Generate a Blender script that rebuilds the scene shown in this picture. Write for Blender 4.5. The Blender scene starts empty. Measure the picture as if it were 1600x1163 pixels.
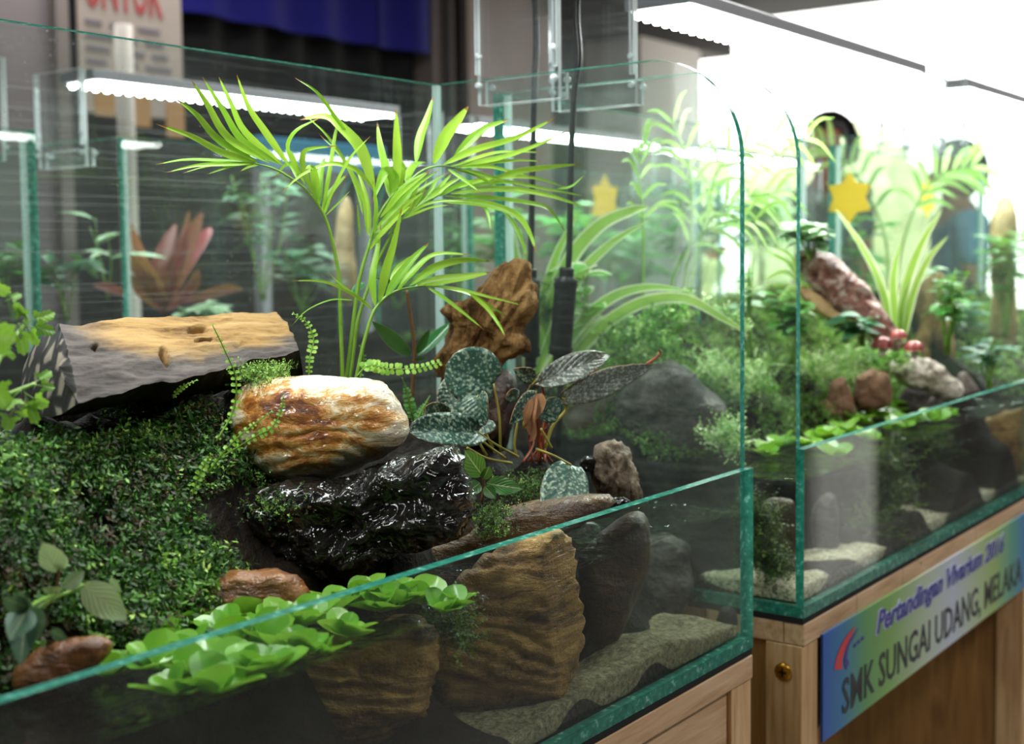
import bpy, bmesh, math, random
import numpy as np
from mathutils import Vector, Matrix, noise

random.seed(7)
rng = np.random.default_rng(7)
S = bpy.context.scene
COL = S.collection
pi = math.pi

# ------------------------------------------------------------------ camera
FPX = 2032.055
CAM = Vector((-0.98919, -0.48297, 0.33584))
yaw, pitch, roll = 0.93281, -0.06648, -0.01231
DV = Vector((math.sin(yaw) * math.cos(pitch), math.cos(yaw) * math.cos(pitch), math.sin(pitch)))
r0 = Vector((math.cos(yaw), -math.sin(yaw), 0))
u0 = r0.cross(DV)
RV = r0 * math.cos(roll) + u0 * math.sin(roll)
UV_ = u0 * math.cos(roll) - r0 * math.sin(roll)
cd = bpy.data.cameras.new('camera')
cam = bpy.data.objects.new('camera', cd)
COL.objects.link(cam)
cam.matrix_world = Matrix(((RV.x, UV_.x, -DV.x, CAM.x), (RV.y, UV_.y, -DV.y, CAM.y), (RV.z, UV_.z, -DV.z, CAM.z), (0, 0, 0, 1)))
cd.sensor_fit = 'HORIZONTAL'
cd.sensor_width = 36.0
cd.lens = FPX * 36.0 / 1600.0
cd.shift_y = (531 - 581.5) / 1600.0
cd.clip_start = 0.02
cd.clip_end = 200
cd.dof.use_dof = True
cd.dof.focus_distance = 0.90
cd.dof.aperture_fstop = 7.0
S.camera = cam

# ------------------------------------------------------------------ world, exposure, sampling behaviour
S.view_settings.view_transform = 'Standard'
S.view_settings.look = 'None'
S.view_settings.gamma = 1.0
S.view_settings.use_curve_mapping = False
S.view_settings.exposure = 0.0
W = bpy.data.worlds.new('overcast_sky')
S.world = W
W.use_nodes = True
bg = W.node_tree.nodes['Background']
bg.inputs[0].default_value = (1.0, 0.99, 0.96, 1)
bg.inputs[1].default_value = 4.5
S.cycles.use_denoising = True
S.cycles.max_bounces = 10
S.cycles.diffuse_bounces = 3
S.cycles.glossy_bounces = 3
S.cycles.transmission_bounces = 6
S.cycles.transparent_max_bounces = 40
S.cycles.caustics_reflective = False
S.cycles.caustics_refractive = False
S.cycles.sample_clamp_indirect = 4.0
S.cycles.blur_glossy = 0.5
LED_POWER = 22.0


def area_lamp(name, loc, sx, sy, power, col=(1, .97, .92)):
    d = bpy.data.lights.new(name, 'AREA')
    d.shape = 'RECTANGLE'
    d.size, d.size_y = sx, sy
    d.energy = power
    d.color = col
    o = bpy.data.objects.new(name, d)
    COL.objects.link(o)
    o.location = loc
    return o


area_lamp('added_fill_aisle', (.1, -1.5, 1.70), 1.2, .3, 30)  # unseen fill light, added to brighten the dark interior from the aisle
area_lamp('added_fill_right', (2.4, -.1, 1.70), 1.2, .3, 80)  # added light out of view, brightens the white board for its reflection
area_lamp('added_fill_back', (1.2, 2.2, 1.70), 1.2, .3, 30)  # added fill behind the back row, no fixture seen
area_lamp('added_fill_left', (-2.4, .6, 1.70), 1.2, .3, 25)  # added fill on the left side, no fixture seen


# ------------------------------------------------------------------ pixel helpers (photo frame 1600x1163) giving real points at a known plane
def ray(x, y):
    return DV + RV * ((x - 800) / FPX) - UV_ * ((y - 531) / FPX)


def A(x, y, Y):
    v = ray(x, y)
    return CAM + v * ((Y - CAM.y) / v.y)


def AX(x, y, X):
    v = ray(x, y)
    return CAM + v * ((X - CAM.x) / v.x)


def AZ(x, y, Z):
    v = ray(x, y)
    return CAM + v * ((Z - CAM.z) / v.z)


def depth(p):
    return (p - CAM).dot(DV)


# ------------------------------------------------------------------ objects
class G:
    def __init__(s):
        s.v, s.f, s.m, s.uv = [], [], [], []

    def add(s, vs, fs, mi=0, uv=None):
        o = len(s.v)
        s.v += [tuple(v) for v in vs]
        s.f += [tuple(i + o for i in f) for f in fs]
        s.m += [mi] * len(fs) if isinstance(mi, int) else list(mi)
        s.uv += list(uv) if uv else [(0.0, 0.0)] * len(vs)
        return s


def box(g, a, b, mi=0):
    (x0, y0, z0), (x1, y1, z1) = a, b
    vs = [(x0, y0, z0), (x1, y0, z0), (x1, y1, z0), (x0, y1, z0), (x0, y0, z1), (x1, y0, z1), (x1, y1, z1), (x0, y1, z1)]
    g.add(vs, [(0, 3, 2, 1), (4, 5, 6, 7), (0, 1, 5, 4), (1, 2, 6, 5), (2, 3, 7, 6), (3, 0, 4, 7)], mi)
    return g


def origin(o):
    p = Vector((0, 0, 0))
    while o is not None:
        p += o.location
        o = o.parent
    return p


def mesh(name, g, mats, off=Vector((0, 0, 0)), smooth=True):
    me = bpy.data.meshes.new(name)
    me.from_pydata([(x - off[0], y - off[1], z - off[2]) for x, y, z in g.v], [], g.f)
    for m in (mats if isinstance(mats, (list, tuple)) else [mats]):
        me.materials.append(m)
    me.polygons.foreach_set('material_index', g.m)
    if smooth:
        me.polygons.foreach_set('use_smooth', [True] * len(g.f))
    ul = me.uv_layers.new(name='UVMap')
    idx = np.zeros(len(me.loops), dtype=np.int32)
    me.loops.foreach_get('vertex_index', idx)
    ul.data.foreach_set('uv', np.array(g.uv, dtype=np.float32)[idx].ravel())
    me.update()
    return me


def obj(name, g, mats, parent=None, loc=None, smooth=True, bevel=0):
    """one mesh object; coordinates in g are world coordinates"""
    off = origin(parent) if parent is not None else Vector(loc or (0, 0, 0))
    o = bpy.data.objects.new(name, mesh(name, g, mats, off, smooth))
    COL.objects.link(o)
    if parent is not None:
        o.parent = parent
    else:
        o.location = off
    if bevel:
        b = o.modifiers.new('bevel', 'BEVEL')
        b.width = bevel
        b.segments = 2
        b.limit_method = 'ANGLE'
    return o


LABELS = {}


def tag(o, label, cat, group=None, kind=None):
    o['label'] = label
    o['category'] = cat
    if group:
        o['group'] = group
    if kind:
        o['kind'] = kind
    return o


def thing(name, label, cat, loc, group=None):
    o = bpy.data.objects.new(name, None)
    COL.objects.link(o)
    o.location = loc
    o.empty_display_size = 0.02
    return tag(o, label, cat, group)


def put(me, name, parent, M):
    """a piece that shares its mesh data; M is in world space"""
    o = bpy.data.objects.new(name, me)
    COL.objects.link(o)
    if parent is not None:
        o.parent = parent
        M = Matrix.Translation(-origin(parent)) @ M
    o.matrix_local = M
    return o


def copy_tree(o, parent=None):
    c = o.copy()
    COL.objects.link(c)
    c.parent = parent
    for ch in list(o.children):
        copy_tree(ch, c)
    return c


def struct(name, g, mats, parent=None, smooth=False):
    o = obj(name, g, mats, parent, smooth=smooth)
    o['kind'] = 'structure'
    return o


# ------------------------------------------------------------------ geometry helpers
def cr(P, n):
    """Catmull-Rom through P, n samples"""
    P = [Vector(p) for p in P]
    if len(P) == 2:
        return [P[0].lerp(P[1], i / (n - 1)) for i in range(n)]
    Q = [P[0] * 2 - P[1]] + P + [P[-1] * 2 - P[-2]]
    out = []
    m = len(P) - 1
    for i in range(n):
        t = i / (n - 1) * m
        k = min(int(t), m - 1)
        t -= k
        a, b, c, d = Q[k:k + 4]
        out.append(0.5 * ((2 * b) + (c - a) * t + (2 * a - 5 * b + 4 * c - d) * t * t + (3 * b - a - 3 * c + d) * t ** 3))
    return out


def tangents(pts):
    n = len(pts)
    return [(pts[min(i + 1, n - 1)] - pts[max(i - 1, 0)]).normalized() for i in range(n)]


def tube(g, P, r, n=6, seg=None, mi=0, cap=True):
    """r: a radius or a function of 0..1"""
    pts = cr(P, seg or max(2, 5 * (len(P) - 1) + 1))
    T = tangents(pts)
    up = Vector((0, 0, 1)) if abs(T[0].z) < 0.9 else Vector((1, 0, 0))
    a = T[0].cross(up).normalized()
    vs, uv = [], []
    m = len(pts)
    for i, (p, t) in enumerate(zip(pts, T)):
        a = (a - t * a.dot(t)).normalized()
        b = t.cross(a)
        rr = r(i / (m - 1)) if callable(r) else r
        for k in range(n):
            th = 2 * pi * k / n
            vs.append(p + (a * math.cos(th) + b * math.sin(th)) * rr)
            uv.append((i / (m - 1), k / n))
    fs = [(i * n + k, i * n + (k + 1) % n, (i + 1) * n + (k + 1) % n, (i + 1) * n + k) for i in range(m - 1) for k in range(n)]
    if cap:
        fs += [tuple(range(n))[::-1], tuple((m - 1) * n + k for k in range(n))]
    g.add(vs, fs, mi, uv)
    return g


def blade(g, P, w, N=None, prof=None, fold=0.25, n=12, mi=0, twist=0.0):
    """long leaf: a V-folded strip, w = full width, N = direction of the upper side"""
    pts = cr(P, n)
    T = tangents(pts)
    N = N if N is not None else Vector((0, 0, 1))
    prof = prof or (lambda u: (min(1, (u * 3.2) ** 0.6 + 0.12)) * max(0.0, 1 - u ** 2.2) ** 0.8)
    vs, uv = [], []
    for i, (p, t) in enumerate(zip(pts, T)):
        u = i / (n - 1)
        s = t.cross(N)
        if s.length < 1e-4:
            s = t.cross(Vector((0.3, 0.5, 0.8)))
        s.normalize()
        nn = s.cross(t).normalized()
        if twist:
            a = twist * u
            s, nn = s * math.cos(a) + nn * math.sin(a), nn * math.cos(a) - s * math.sin(a)
        hw = 0.5 * w * prof(u)
        vs += [p - s * hw + nn * hw * fold, p, p + s * hw + nn * hw * fold]
        uv += [(u, 0), (u, 0.5), (u, 1)]
    fs = []
    for i in range(n - 1):
        for k in (0, 1):
            a = i * 3 + k
            fs.append((a, a + 1, a + 4, a + 3))
    g.add(vs, fs, mi, uv)
    return g


def heart(u):
    return (1 - (2 * u - 0.76) ** 2 / 1.5376) ** 0.5 if u > 0.38 else (1 - ((0.38 - u) / 0.42) ** 2) ** 0.5


def ovate(u):
    return max(0.0, math.sin(pi * u ** 0.8)) ** 0.85


def roundl(u):
    return max(0.0, 1 - (2 * u - 1) ** 2) ** 0.5


def leaf(g, base, tip, w, N, shape=ovate, nu=12, nv=6, cup=0.0, droop=0.0, wave=0.0, lobes=0.0, thick=0.0, mi=0, mi_under=0, side_bias=0.0):
    """broad leaf between base and tip; N = facing of the upper side; cup folds the halves up, droop bends the tip down"""
    base, tip = Vector(base), Vector(tip)
    ax = tip - base
    L = ax.length
    ax.normalize()
    s = ax.cross(N).normalized()
    nn = s.cross(ax).normalized()
    ph = random.random() * 6
    vs, uv = [], []
    for i in range(nu + 1):
        u = i / nu
        hw = 0.5 * w * shape(u)
        for k in range(nv + 1):
            v = k / nv * 2 - 1
            back = -lobes * L * abs(v) ** 1.5 * max(0, 1 - u * 3)
            h = cup * abs(v) * hw * 2 - droop * L * u * u + droop * L * u * 0.5 + wave * L * math.sin(u * 9 + ph + v * 2) * abs(v)
            vs.append(base + ax * (u * L + back) + s * (v * hw + side_bias * hw * (1 - v * v)) + nn * h)
            uv.append((u, (v + 1) / 2))
    m = nv + 1
    fs = [(i * m + k, i * m + k + 1, (i + 1) * m + k + 1, (i + 1) * m + k) for i in range(nu) for k in range(nv)]
    if thick:
        g.add(vs, fs, mi, uv)
        g.add([v - nn * thick for v in vs], [f[::-1] for f in fs], mi_under, uv)
        o = len(g.v) - 2 * len(vs)
        nvs = len(vs)
        ring = [i * m for i in range(nu + 1)] + [nu * m + k for k in range(1, m)] + [i * m + nv for i in range(nu - 1, -1, -1)] + list(range(nv - 1, 0, -1))
        for q in range(len(ring)):
            a, b = ring[q] + o, ring[(q + 1) % len(ring)] + o
            g.f.append((a, b, b + nvs, a + nvs))
            g.m.append(mi_under)
    else:
        g.add(vs, fs, mi, uv)
    return g


def fbm(p, o=4):
    return noise.fractal(p, 1.0, 2.1, o, noise_basis='PERLIN_ORIGINAL')


def smooth_poly(px, n=96):
    """closed outline -> radius as a function of angle about its centre (pixels, y up)"""
    P = [Vector((x, -y, 0)) for x, y in px]
    xs, ys = [p.x for p in P], [p.y for p in P]
    c = Vector(((min(xs) + max(xs)) / 2, (min(ys) + max(ys)) / 2, 0))
    out = []
    for k in range(n):
        th = 2 * pi * k / n
        d = Vector((math.cos(th), math.sin(th), 0))
        best = 0
        for i in range(len(P)):
            a, b = P[i] - c, P[(i + 1) % len(P)] - c
            e = b - a
            den = d.x * (-e.y) + e.x * d.y
            if abs(den) < 1e-9:
                continue
            t = (a.x * (-e.y) + e.x * a.y) / den
            q = (d.x * a.y - d.y * a.x) / den
            if t > 0 and -1e-6 <= q <= 1 + 1e-6:
                best = max(best, t)
        out.append(best)
    for _ in range(2):
        out = [(out[i - 1] + 2 * out[i] + out[(i + 1) % n]) / 4 for i in range(n)]
    return (c.x, -c.y), out


def blob(g, px, c3, thick, amp=0.1, freq=3.0, nlat=30, nlon=84, pw=0.55, ridge=None, seed=0, tilt=0.0, mi=0, oct=5, strata=0.0, sdir=(0.1, 0.1, 1)):
    """a solid stone or lump: its outline in the view is given, it has its own thickness in front and behind,
    and fractal relief; ridge = (direction, frequency, amount) draws grooves along it"""
    (cx, cy), R = smooth_poly(px, nlon)
    d = depth(c3)
    v = ray(cx, cy)
    C = CAM + v * (d / v.dot(DV))
    k = d / FPX
    tf, tb = thick if isinstance(thick, tuple) else (thick, thick)
    Rm = sum(R) / nlon * k
    dv = v.normalized()
    sd = Vector((seed * 3.7, seed * 1.3, seed * 2.9))
    vs, uv = [], []
    for i in range(nlat + 1):
        tt = 2 * i / nlat - 1
        cr_ = math.cos(tt * pi / 2)                  # rings evenly spread over the face
        if cr_ < 1e-6:
            cr_ = 0.0
        sn = math.copysign(math.sqrt(max(0.0, 1 - cr_ ** (2 / pw))), tt)
        for j in range(nlon):
            th = 2 * pi * j / nlon
            ct, st = math.cos(th), math.sin(th)
            off = (RV * ct + UV_ * st) * (R[j] * k * cr_) - dv * (sn * (tf if sn > 0 else tb)) - dv * (tilt * st * R[j] * k * cr_)
            p = C + off
            n = off.normalized()
            q = p / Rm * freq * 0.5 + sd
            h = fbm(q, oct) * amp
            if ridge:
                rd, rf, ra = ridge
                q2 = q - rd * q.dot(rd) * 0.85
                h += (1 - abs(fbm(q2 * rf, 4)) * 2.2) * ra - ra * 0.5
            if strata:
                s = p.dot(Vector(sdir)) / Rm * 5 + fbm(q * 0.6) * 1.2
                h += (abs((s % 1.0) - 0.5) * 2) ** 0.5 * strata - strata * .6
            h = max(-0.3, min(0.3, h))
            vs.append(p + n * h * Rm)
            uv.append((j / nlon, i / nlat))
    fs = [(i * nlon + j, i * nlon + (j + 1) % nlon, (i + 1) * nlon + (j + 1) % nlon, (i + 1) * nlon + j) for i in range(nlat) for j in range(nlon)]
    g.add(vs, fs, mi, uv)
    return C


def fast_mesh(name, V, F, mats, rnd=None, mi=None, off=(0, 0, 0), smooth=False):
    """V (n,3), F (m,3) arrays"""
    me = bpy.data.meshes.new(name)
    V = np.asarray(V, dtype=np.float32) - np.asarray(off, dtype=np.float32)
    F = np.asarray(F, dtype=np.int32)
    me.vertices.add(len(V))
    me.vertices.foreach_set('co', V.ravel())
    me.loops.add(F.size)
    me.loops.foreach_set('vertex_index', F.ravel())
    me.polygons.add(len(F))
    me.polygons.foreach_set('loop_start', np.arange(len(F), dtype=np.int32) * 3)
    for m in (mats if isinstance(mats, (list, tuple)) else [mats]):
        me.materials.append(m)
    if mi is not None:
        me.polygons.foreach_set('material_index', np.asarray(mi, dtype=np.int32))
    if smooth:
        me.polygons.foreach_set('use_smooth', np.ones(len(F), dtype=bool))
    if rnd is not None:
        at = me.attributes.new('rnd', 'FLOAT', 'POINT')
        at.data.foreach_set('value', np.asarray(rnd, dtype=np.float32))
    me.update(calc_edges=True)
    me.validate()
    return me


def sprig_template(nl, ll, lw, h, seed, curl=0.5, tri=False):
    """a small moss shoot: stem with nl leaves up its length; unit: metres"""
    r = np.random.default_rng(seed)
    V, F = [], []
    for i in range(nl):
        t = (i + 0.6) / nl
        b = np.array([curl * h * t * t, 0, h * t])
        az = r.uniform(0, 2 * pi) if nl > 2 else r.uniform(-1, 1)
        el = r.uniform(0.1, 0.9)
        d = np.array([math.cos(az) * math.cos(el), math.sin(az) * math.cos(el), math.sin(el)])
        s = np.cross(d, [0, 0, 1])
        s /= np.linalg.norm(s) + 1e-9
        L = ll * r.uniform(0.7, 1.2)
        o = len(V)
        V += [b, b + d * L * 0.5 + s * lw / 2, b + d * L, b + d * L * 0.5 - s * lw / 2]
        F += [(o, o + 1, o + 2), (o, o + 2, o + 3)]
    o = len(V)
    e = np.array([curl * h, 0, h])
    V += [np.array([-lw * 0.12, 0, 0]), np.array([lw * 0.12, 0, 0]), e]
    F += [(o, o + 1, o + 2)]
    return np.array(V), np.array(F)


def scatter(P, N, temps, smin, smax, tilt=0.6, rs=None):
    """copies of small templates at points P with normals N -> V, F, rnd"""
    n = len(P)
    Vs, Fs, Rs = [], [], []
    o = 0
    which = rng.integers(0, len(temps), n)
    for k, (TV, TF) in enumerate(temps):
        I = np.nonzero(which == k)[0]
        if not len(I):
            continue
        z = N[I] + rng.normal(0, tilt, (len(I), 3))
        z /= np.linalg.norm(z, axis=1, keepdims=True)
        a = rng.normal(0, 1, (len(I), 3))
        x = np.cross(a, z)
        x /= np.linalg.norm(x, axis=1, keepdims=True)
        y = np.cross(z, x)
        s = rng.uniform(smin, smax, (len(I), 1, 1))
        M = np.stack([x, y, z], axis=1)          # rows
        V = (TV[None] @ M) * s + P[I][:, None, :]
        F = TF[None] + (np.arange(len(I)) * len(TV))[:, None, None] + o
        Vs.append(V.reshape(-1, 3))
        Fs.append(F.reshape(-1, 3))
        rv = (rs[I] if rs is not None else rng.uniform(0, 1, len(I)))
        Rs.append(np.repeat(rv, len(TV)))
        o += len(I) * len(TV)
    return np.concatenate(Vs), np.concatenate(Fs), np.concatenate(Rs)


# ------------------------------------------------------------------ materials
def lin(h):
    h = h.lstrip('#')
    out = []
    for i in (0, 2, 4):
        c = int(h[i:i + 2], 16) / 255
        out.append(c / 12.92 if c <= 0.04045 else ((c + 0.055) / 1.055) ** 2.4)
    return tuple(out) + (1.0,)


class N_:
    """small node-tree writer"""

    def __init__(s, name):
        s.m = bpy.data.materials.new(name)
        s.m.use_nodes = True
        s.t = s.m.node_tree
        s.t.nodes.clear()
        s.out = s.t.nodes.new('ShaderNodeOutputMaterial')

    def n(s, typ, **kw):
        nd = s.t.nodes.new('ShaderNode' + typ)
        for k, v in kw.items():
            setattr(nd, k, v)
        return nd

    def set(s, nd, **kw):
        for k, v in kw.items():
            key = k.replace('_', ' ')
            if hasattr(v, 'is_output') or isinstance(v, bpy.types.NodeSocket):
                s.t.links.new(v, nd.inputs[key])
            else:
                nd.inputs[key].default_value = v
        return nd

    def link(s, a, b):
        s.t.links.new(a, b)

    def coord(s, kind='Object', scale=(1, 1, 1), rot=(0, 0, 0)):
        tc = s.n('TexCoord')
        mp = s.n('Mapping')
        mp.inputs['Scale'].default_value = scale
        mp.inputs['Rotation'].default_value = rot
        s.link(tc.outputs[kind], mp.inputs['Vector'])
        return mp.outputs[0]

    def noise(s, vec, scale, detail=5, rough=0.6, dist=0.0):
        nd = s.n('TexNoise')
        s.set(nd, Scale=scale, Detail=detail, Roughness=rough, Distortion=dist)
        s.link(vec, nd.inputs['Vector'])
        return nd.outputs['Fac']

    def voro(s, vec, scale, feature='F1', out='Distance', rnd=1.0):
        nd = s.n('TexVoronoi', feature=feature)
        nd.inputs['Scale'].default_value = scale
        nd.inputs['Randomness'].default_value = rnd
        s.link(vec, nd.inputs['Vector'])
        return nd.outputs[out]

    def ramp(s, fac, stops, interp='LINEAR'):
        nd = s.n('ValToRGB')
        cr_ = nd.color_ramp
        cr_.interpolation = interp
        while len(cr_.elements) < len(stops):
            cr_.elements.new(0.5)
        for e, (p, c) in zip(cr_.elements, stops):
            e.position = p
            e.color = lin(c) if isinstance(c, str) else (c, c, c, 1)
        s.link(fac, nd.inputs[0])
        return nd.outputs[0]

    def mix(s, fac, a, b, blend='MIX'):
        nd = s.n('MixRGB', blend_type=blend)
        for i, v in ((0, fac), (1, a), (2, b)):
            if isinstance(v, bpy.types.NodeSocket):
                s.link(v, nd.inputs[i])
            else:
                nd.inputs[i].default_value = lin(v) if isinstance(v, str) else v
        return nd.outputs[0]

    def math(s, op, a, b=0.0):
        nd = s.n('Math', operation=op)
        for i, v in ((0, a), (1, b)):
            if isinstance(v, bpy.types.NodeSocket):
                s.link(v, nd.inputs[i])
            else:
                nd.inputs[i].default_value = v
        return nd.outputs[0]

    def bump(s, h, strength=0.5, dist=0.002):
        nd = s.n('Bump')
        nd.inputs['Strength'].default_value = strength
        nd.inputs['Distance'].default_value = dist
        s.link(h, nd.inputs['Height'])
        return nd.outputs[0]

    def bsdf(s, color, rough=0.6, normal=None, metal=0.0, coat=0.0, spec=0.5, coat_rough=0.05, trans=0.0, emit=None, estr=0.0):
        b = s.n('BsdfPrincipled')
        for k, v in (('Base Color', color), ('Roughness', rough)):
            if isinstance(v, bpy.types.NodeSocket):
                s.link(v, b.inputs[k])
            else:
                b.inputs[k].default_value = lin(v) if isinstance(v, str) else v
        b.inputs['Metallic'].default_value = metal
        b.inputs['Coat Weight'].default_value = coat
        b.inputs['Coat Roughness'].default_value = coat_rough
        b.inputs['Specular IOR Level'].default_value = spec
        b.inputs['Transmission Weight'].default_value = trans
        if normal is not None:
            s.link(normal, b.inputs['Normal'])
            s.link(normal, b.inputs['Coat Normal'])
        if emit:
            b.inputs['Emission Color'].default_value = lin(emit)
            b.inputs['Emission Strength'].default_value = estr
        return b.outputs[0]

    def shmix(s, fac, a, b):
        nd = s.n('MixShader')
        if isinstance(fac, bpy.types.NodeSocket):
            s.link(fac, nd.inputs[0])
        else:
            nd.inputs[0].default_value = fac
        s.link(a, nd.inputs[1])
        s.link(b, nd.inputs[2])
        return nd.outputs[0]

    def done(s, sh):
        s.link(sh, s.out.inputs[0])
        return s.m


def plain(name, col, rough=0.6, metal=0.0, var=0.12, scale=30, bump=0.15, coat=0.0, spec=0.5):
    m = N_(name)
    c = m.coord()
    f = m.noise(c, scale, 4)
    hi = m.mix(f, col, col)
    mul = m.ramp(f, [(0.25, 1 - var), (0.75, 1 + var if var < .3 else 1.0)])
    col_ = m.mix(1.0, hi, mul, 'MULTIPLY')
    return m.done(m.bsdf(col_, rough, m.bump(f, bump, 0.001) if bump else None, metal, coat, spec))


def clear_pane(name, tint=(0.95, 0.985, 0.97, 1), f0=0.04, haze=0.0, haze_scale=9.0, spots=0.0, hazecol='#dfe8e6'):
    """thin pane: lets light through, reflects by angle; haze = dried condensation on the glass"""
    m = N_(name)
    tr = m.n('BsdfTransparent')
    tr.inputs[0].default_value = tint
    gl = m.n('BsdfGlossy')
    gl.inputs['Roughness'].default_value = 0.02
    lw = m.n('LayerWeight')
    f = m.math('POWER', lw.outputs['Facing'], 5.0)
    f = m.math('ADD', m.math('MULTIPLY', f, 0.9), f0)
    sh = m.shmix(f, tr.outputs[0], gl.outputs[0])
    if haze:
        c = m.coord('Object', (1, 1, 0.45))
        nz = m.noise(c, haze_scale, 5, 0.6)
        h = m.ramp(nz, [(0.3, haze * 0.25), (0.75, haze)])
        if spots:
            sp = m.ramp(m.voro(m.coord('Object', (1, 1, 1)), 150.0), [(0.10, spots), (0.2, 0.0)])
            mask = m.ramp(m.noise(m.coord(), 14.0, 3), [(0.5, 0.0), (0.65, 1.0)])
            h = m.math('ADD', h, m.math('MULTIPLY', sp, mask))
            streak = m.ramp(m.noise(m.coord('Object', (0.6, 0.6, 60)), 6.0, 4), [(0.52, 0.0), (0.8, spots * 0.5)])
            h = m.math('ADD', h, streak)
        df = m.n('BsdfDiffuse')
        df.inputs[0].default_value = lin(hazecol)
        tl = m.n('BsdfTranslucent')
        tl.inputs[0].default_value = lin(hazecol)
        sh = m.shmix(h, sh, m.shmix(0.5, df.outputs[0], tl.outputs[0]))
    return m.done(sh)


def leafmat(name, c_lo, c_hi, rough=0.4, transl=0.35, vein=0.0, mottle=None, edge=None, under=None, tipcol=None, coat=0.0, scale=40):
    """leaf: UV u runs base to tip, v across; colour is the leaf's own (veins, mottling, margin)"""
    m = N_(name)
    uvn = m.n('TexCoord').outputs['UV']
    sep = m.n('SeparateXYZ')
    m.link(uvn, sep.inputs[0])
    u, v = sep.outputs[0], sep.outputs[1]
    nz = m.noise(m.coord(), scale, 4)
    oi = m.n('ObjectInfo').outputs['Random']
    f = m.math('ADD', m.math('MULTIPLY', nz, 0.6), m.math('MULTIPLY', oi, 0.45))
    col = m.ramp(f, [(0.2, c_lo), (0.8, c_hi)])
    av = m.math('ABSOLUTE', m.math('SUBTRACT', v, 0.5))
    if mottle:
        a = m.voro(m.coord('Object', (1, 1, 1)), mottle[1], 'SMOOTH_F1')
        mk = m.ramp(m.math('ADD', a, m.math('MULTIPLY', m.noise(m.coord(), mottle[1] * 0.5, 4), 0.9)), [(0.62, 0.75), (0.92, 0.0)])
        col = m.mix(mk, col, mottle[0])
    h = av
    if vein:
        ph = m.math('SUBTRACT', m.math('MULTIPLY', u, 7.0), m.math('MULTIPLY', av, 6.0))
        st = m.math('ABSOLUTE', m.math('SINE', m.math('MULTIPLY', ph, pi)))
        vn = m.ramp(st, [(0.0, 1.0), (0.16, 0.0)])
        mid = m.ramp(av, [(0.0, 1.0), (0.05, 0.0)])
        mm = m.math('MAXIMUM', vn, mid)
        col = m.mix(m.math('MULTIPLY', mm, vein if vein > 0 else -vein), col, '#c9d6a8' if vein > 0 else '#22302a')
        h = st
    if edge:
        mk = m.ramp(av, [(edge[1], 0.0), (edge[1] + 0.06, 1.0)])
        col = m.mix(mk, col, edge[0])
    if tipcol:
        mk = m.ramp(m.math('ADD', u, m.math('MULTIPLY', nz, 0.15)), [(tipcol[1], 0.0), (tipcol[1] + 0.08, 1.0)])
        col = m.mix(mk, col, tipcol[0])
    nrm = m.bump(m.math('ADD', h, m.math('MULTIPLY', nz, 0.6)), 0.25, 0.0012)
    b = m.bsdf(col, rough, nrm, coat=coat)
    if transl:
        t = m.n('BsdfTranslucent')
        m.link(m.mix(0.25, col, '#b9d23a'), t.inputs[0])
        b = m.shmix(transl, b, t.outputs[0])
    return m.done(b)


def attr_leaf(name, stops, rough=0.35, transl=0.2):
    m = N_(name)
    a = m.n('Attribute', attribute_name='rnd')
    col = m.ramp(a.outputs['Fac'], stops)
    b = m.bsdf(col, rough, spec=0.5)
    t = m.n('BsdfTranslucent')
    m.link(col, t.inputs[0])
    return m.done(m.shmix(transl, b, t.outputs[0]))


MAT = {}
MAT['glass'] = clear_pane('clear_glass', haze=0.008)
MAT['glass_back'] = clear_pane('back_glass_with_dried_drops', haze=0.018, spots=0.12)
MAT['glass_side'] = clear_pane('side_glass_with_film', haze=0.016, spots=0.05)
MAT['glass_front'] = clear_pane('front_glass', haze=0.008, spots=0.03)
MAT['acrylic'] = clear_pane('clear_acrylic', (0.97, 0.98, 0.985, 1), 0.06, haze=0.03, haze_scale=30, spots=0.10)
m = N_('glass_edge')
f = m.noise(m.coord('Object', (14, 14, 14)), 12.0, 4)
col = m.ramp(f, [(0.3, '#1d7a68'), (0.58, '#3f9f8c'), (0.72, '#a8eedc')])  # pale patches paint the glitter of light piped along the edge
t = m.n('BsdfTranslucent')
m.link(col, t.inputs[0])
MAT['edge'] = m.done(m.shmix(0.35, m.bsdf(col, 0.18, m.bump(f, 0.3, 0.001)), t.outputs[0]))
m = N_('acrylic_edge')
t = m.n('BsdfTranslucent')
t.inputs[0].default_value = lin('#eef4f6')
MAT['acrylic_edge'] = m.done(m.shmix(0.5, m.bsdf('#e6eef0', 0.15), t.outputs[0]))

# water: the surface reflects by angle and ripples, the body is faintly green
m = N_('water_surface')
tr = m.n('BsdfTransparent')
tr.inputs[0].default_value = (0.93, 0.95, 0.92, 1)
gl = m.n('BsdfGlossy')
gl.inputs['Roughness'].default_value = 0.03
nz = m.noise(m.coord('Object'), 26.0, 3, 0.55, 0.8)
bn = m.bump(nz, 0.55, 0.012)
m.link(bn, gl.inputs['Normal'])
lw = m.n('LayerWeight')
m.link(bn, lw.inputs['Normal'])
f = m.math('ADD', m.math('MULTIPLY', m.math('POWER', lw.outputs['Facing'], 4.0), 0.85), 0.03)
MAT['water'] = m.done(m.shmix(f, tr.outputs[0], gl.outputs[0]))
m = N_('water_body')
tr = m.n('BsdfTransparent')
tr.inputs[0].default_value = (0.96, 0.975, 0.95, 1)
MAT['water_body'] = m.done(tr.outputs[0])

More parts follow.
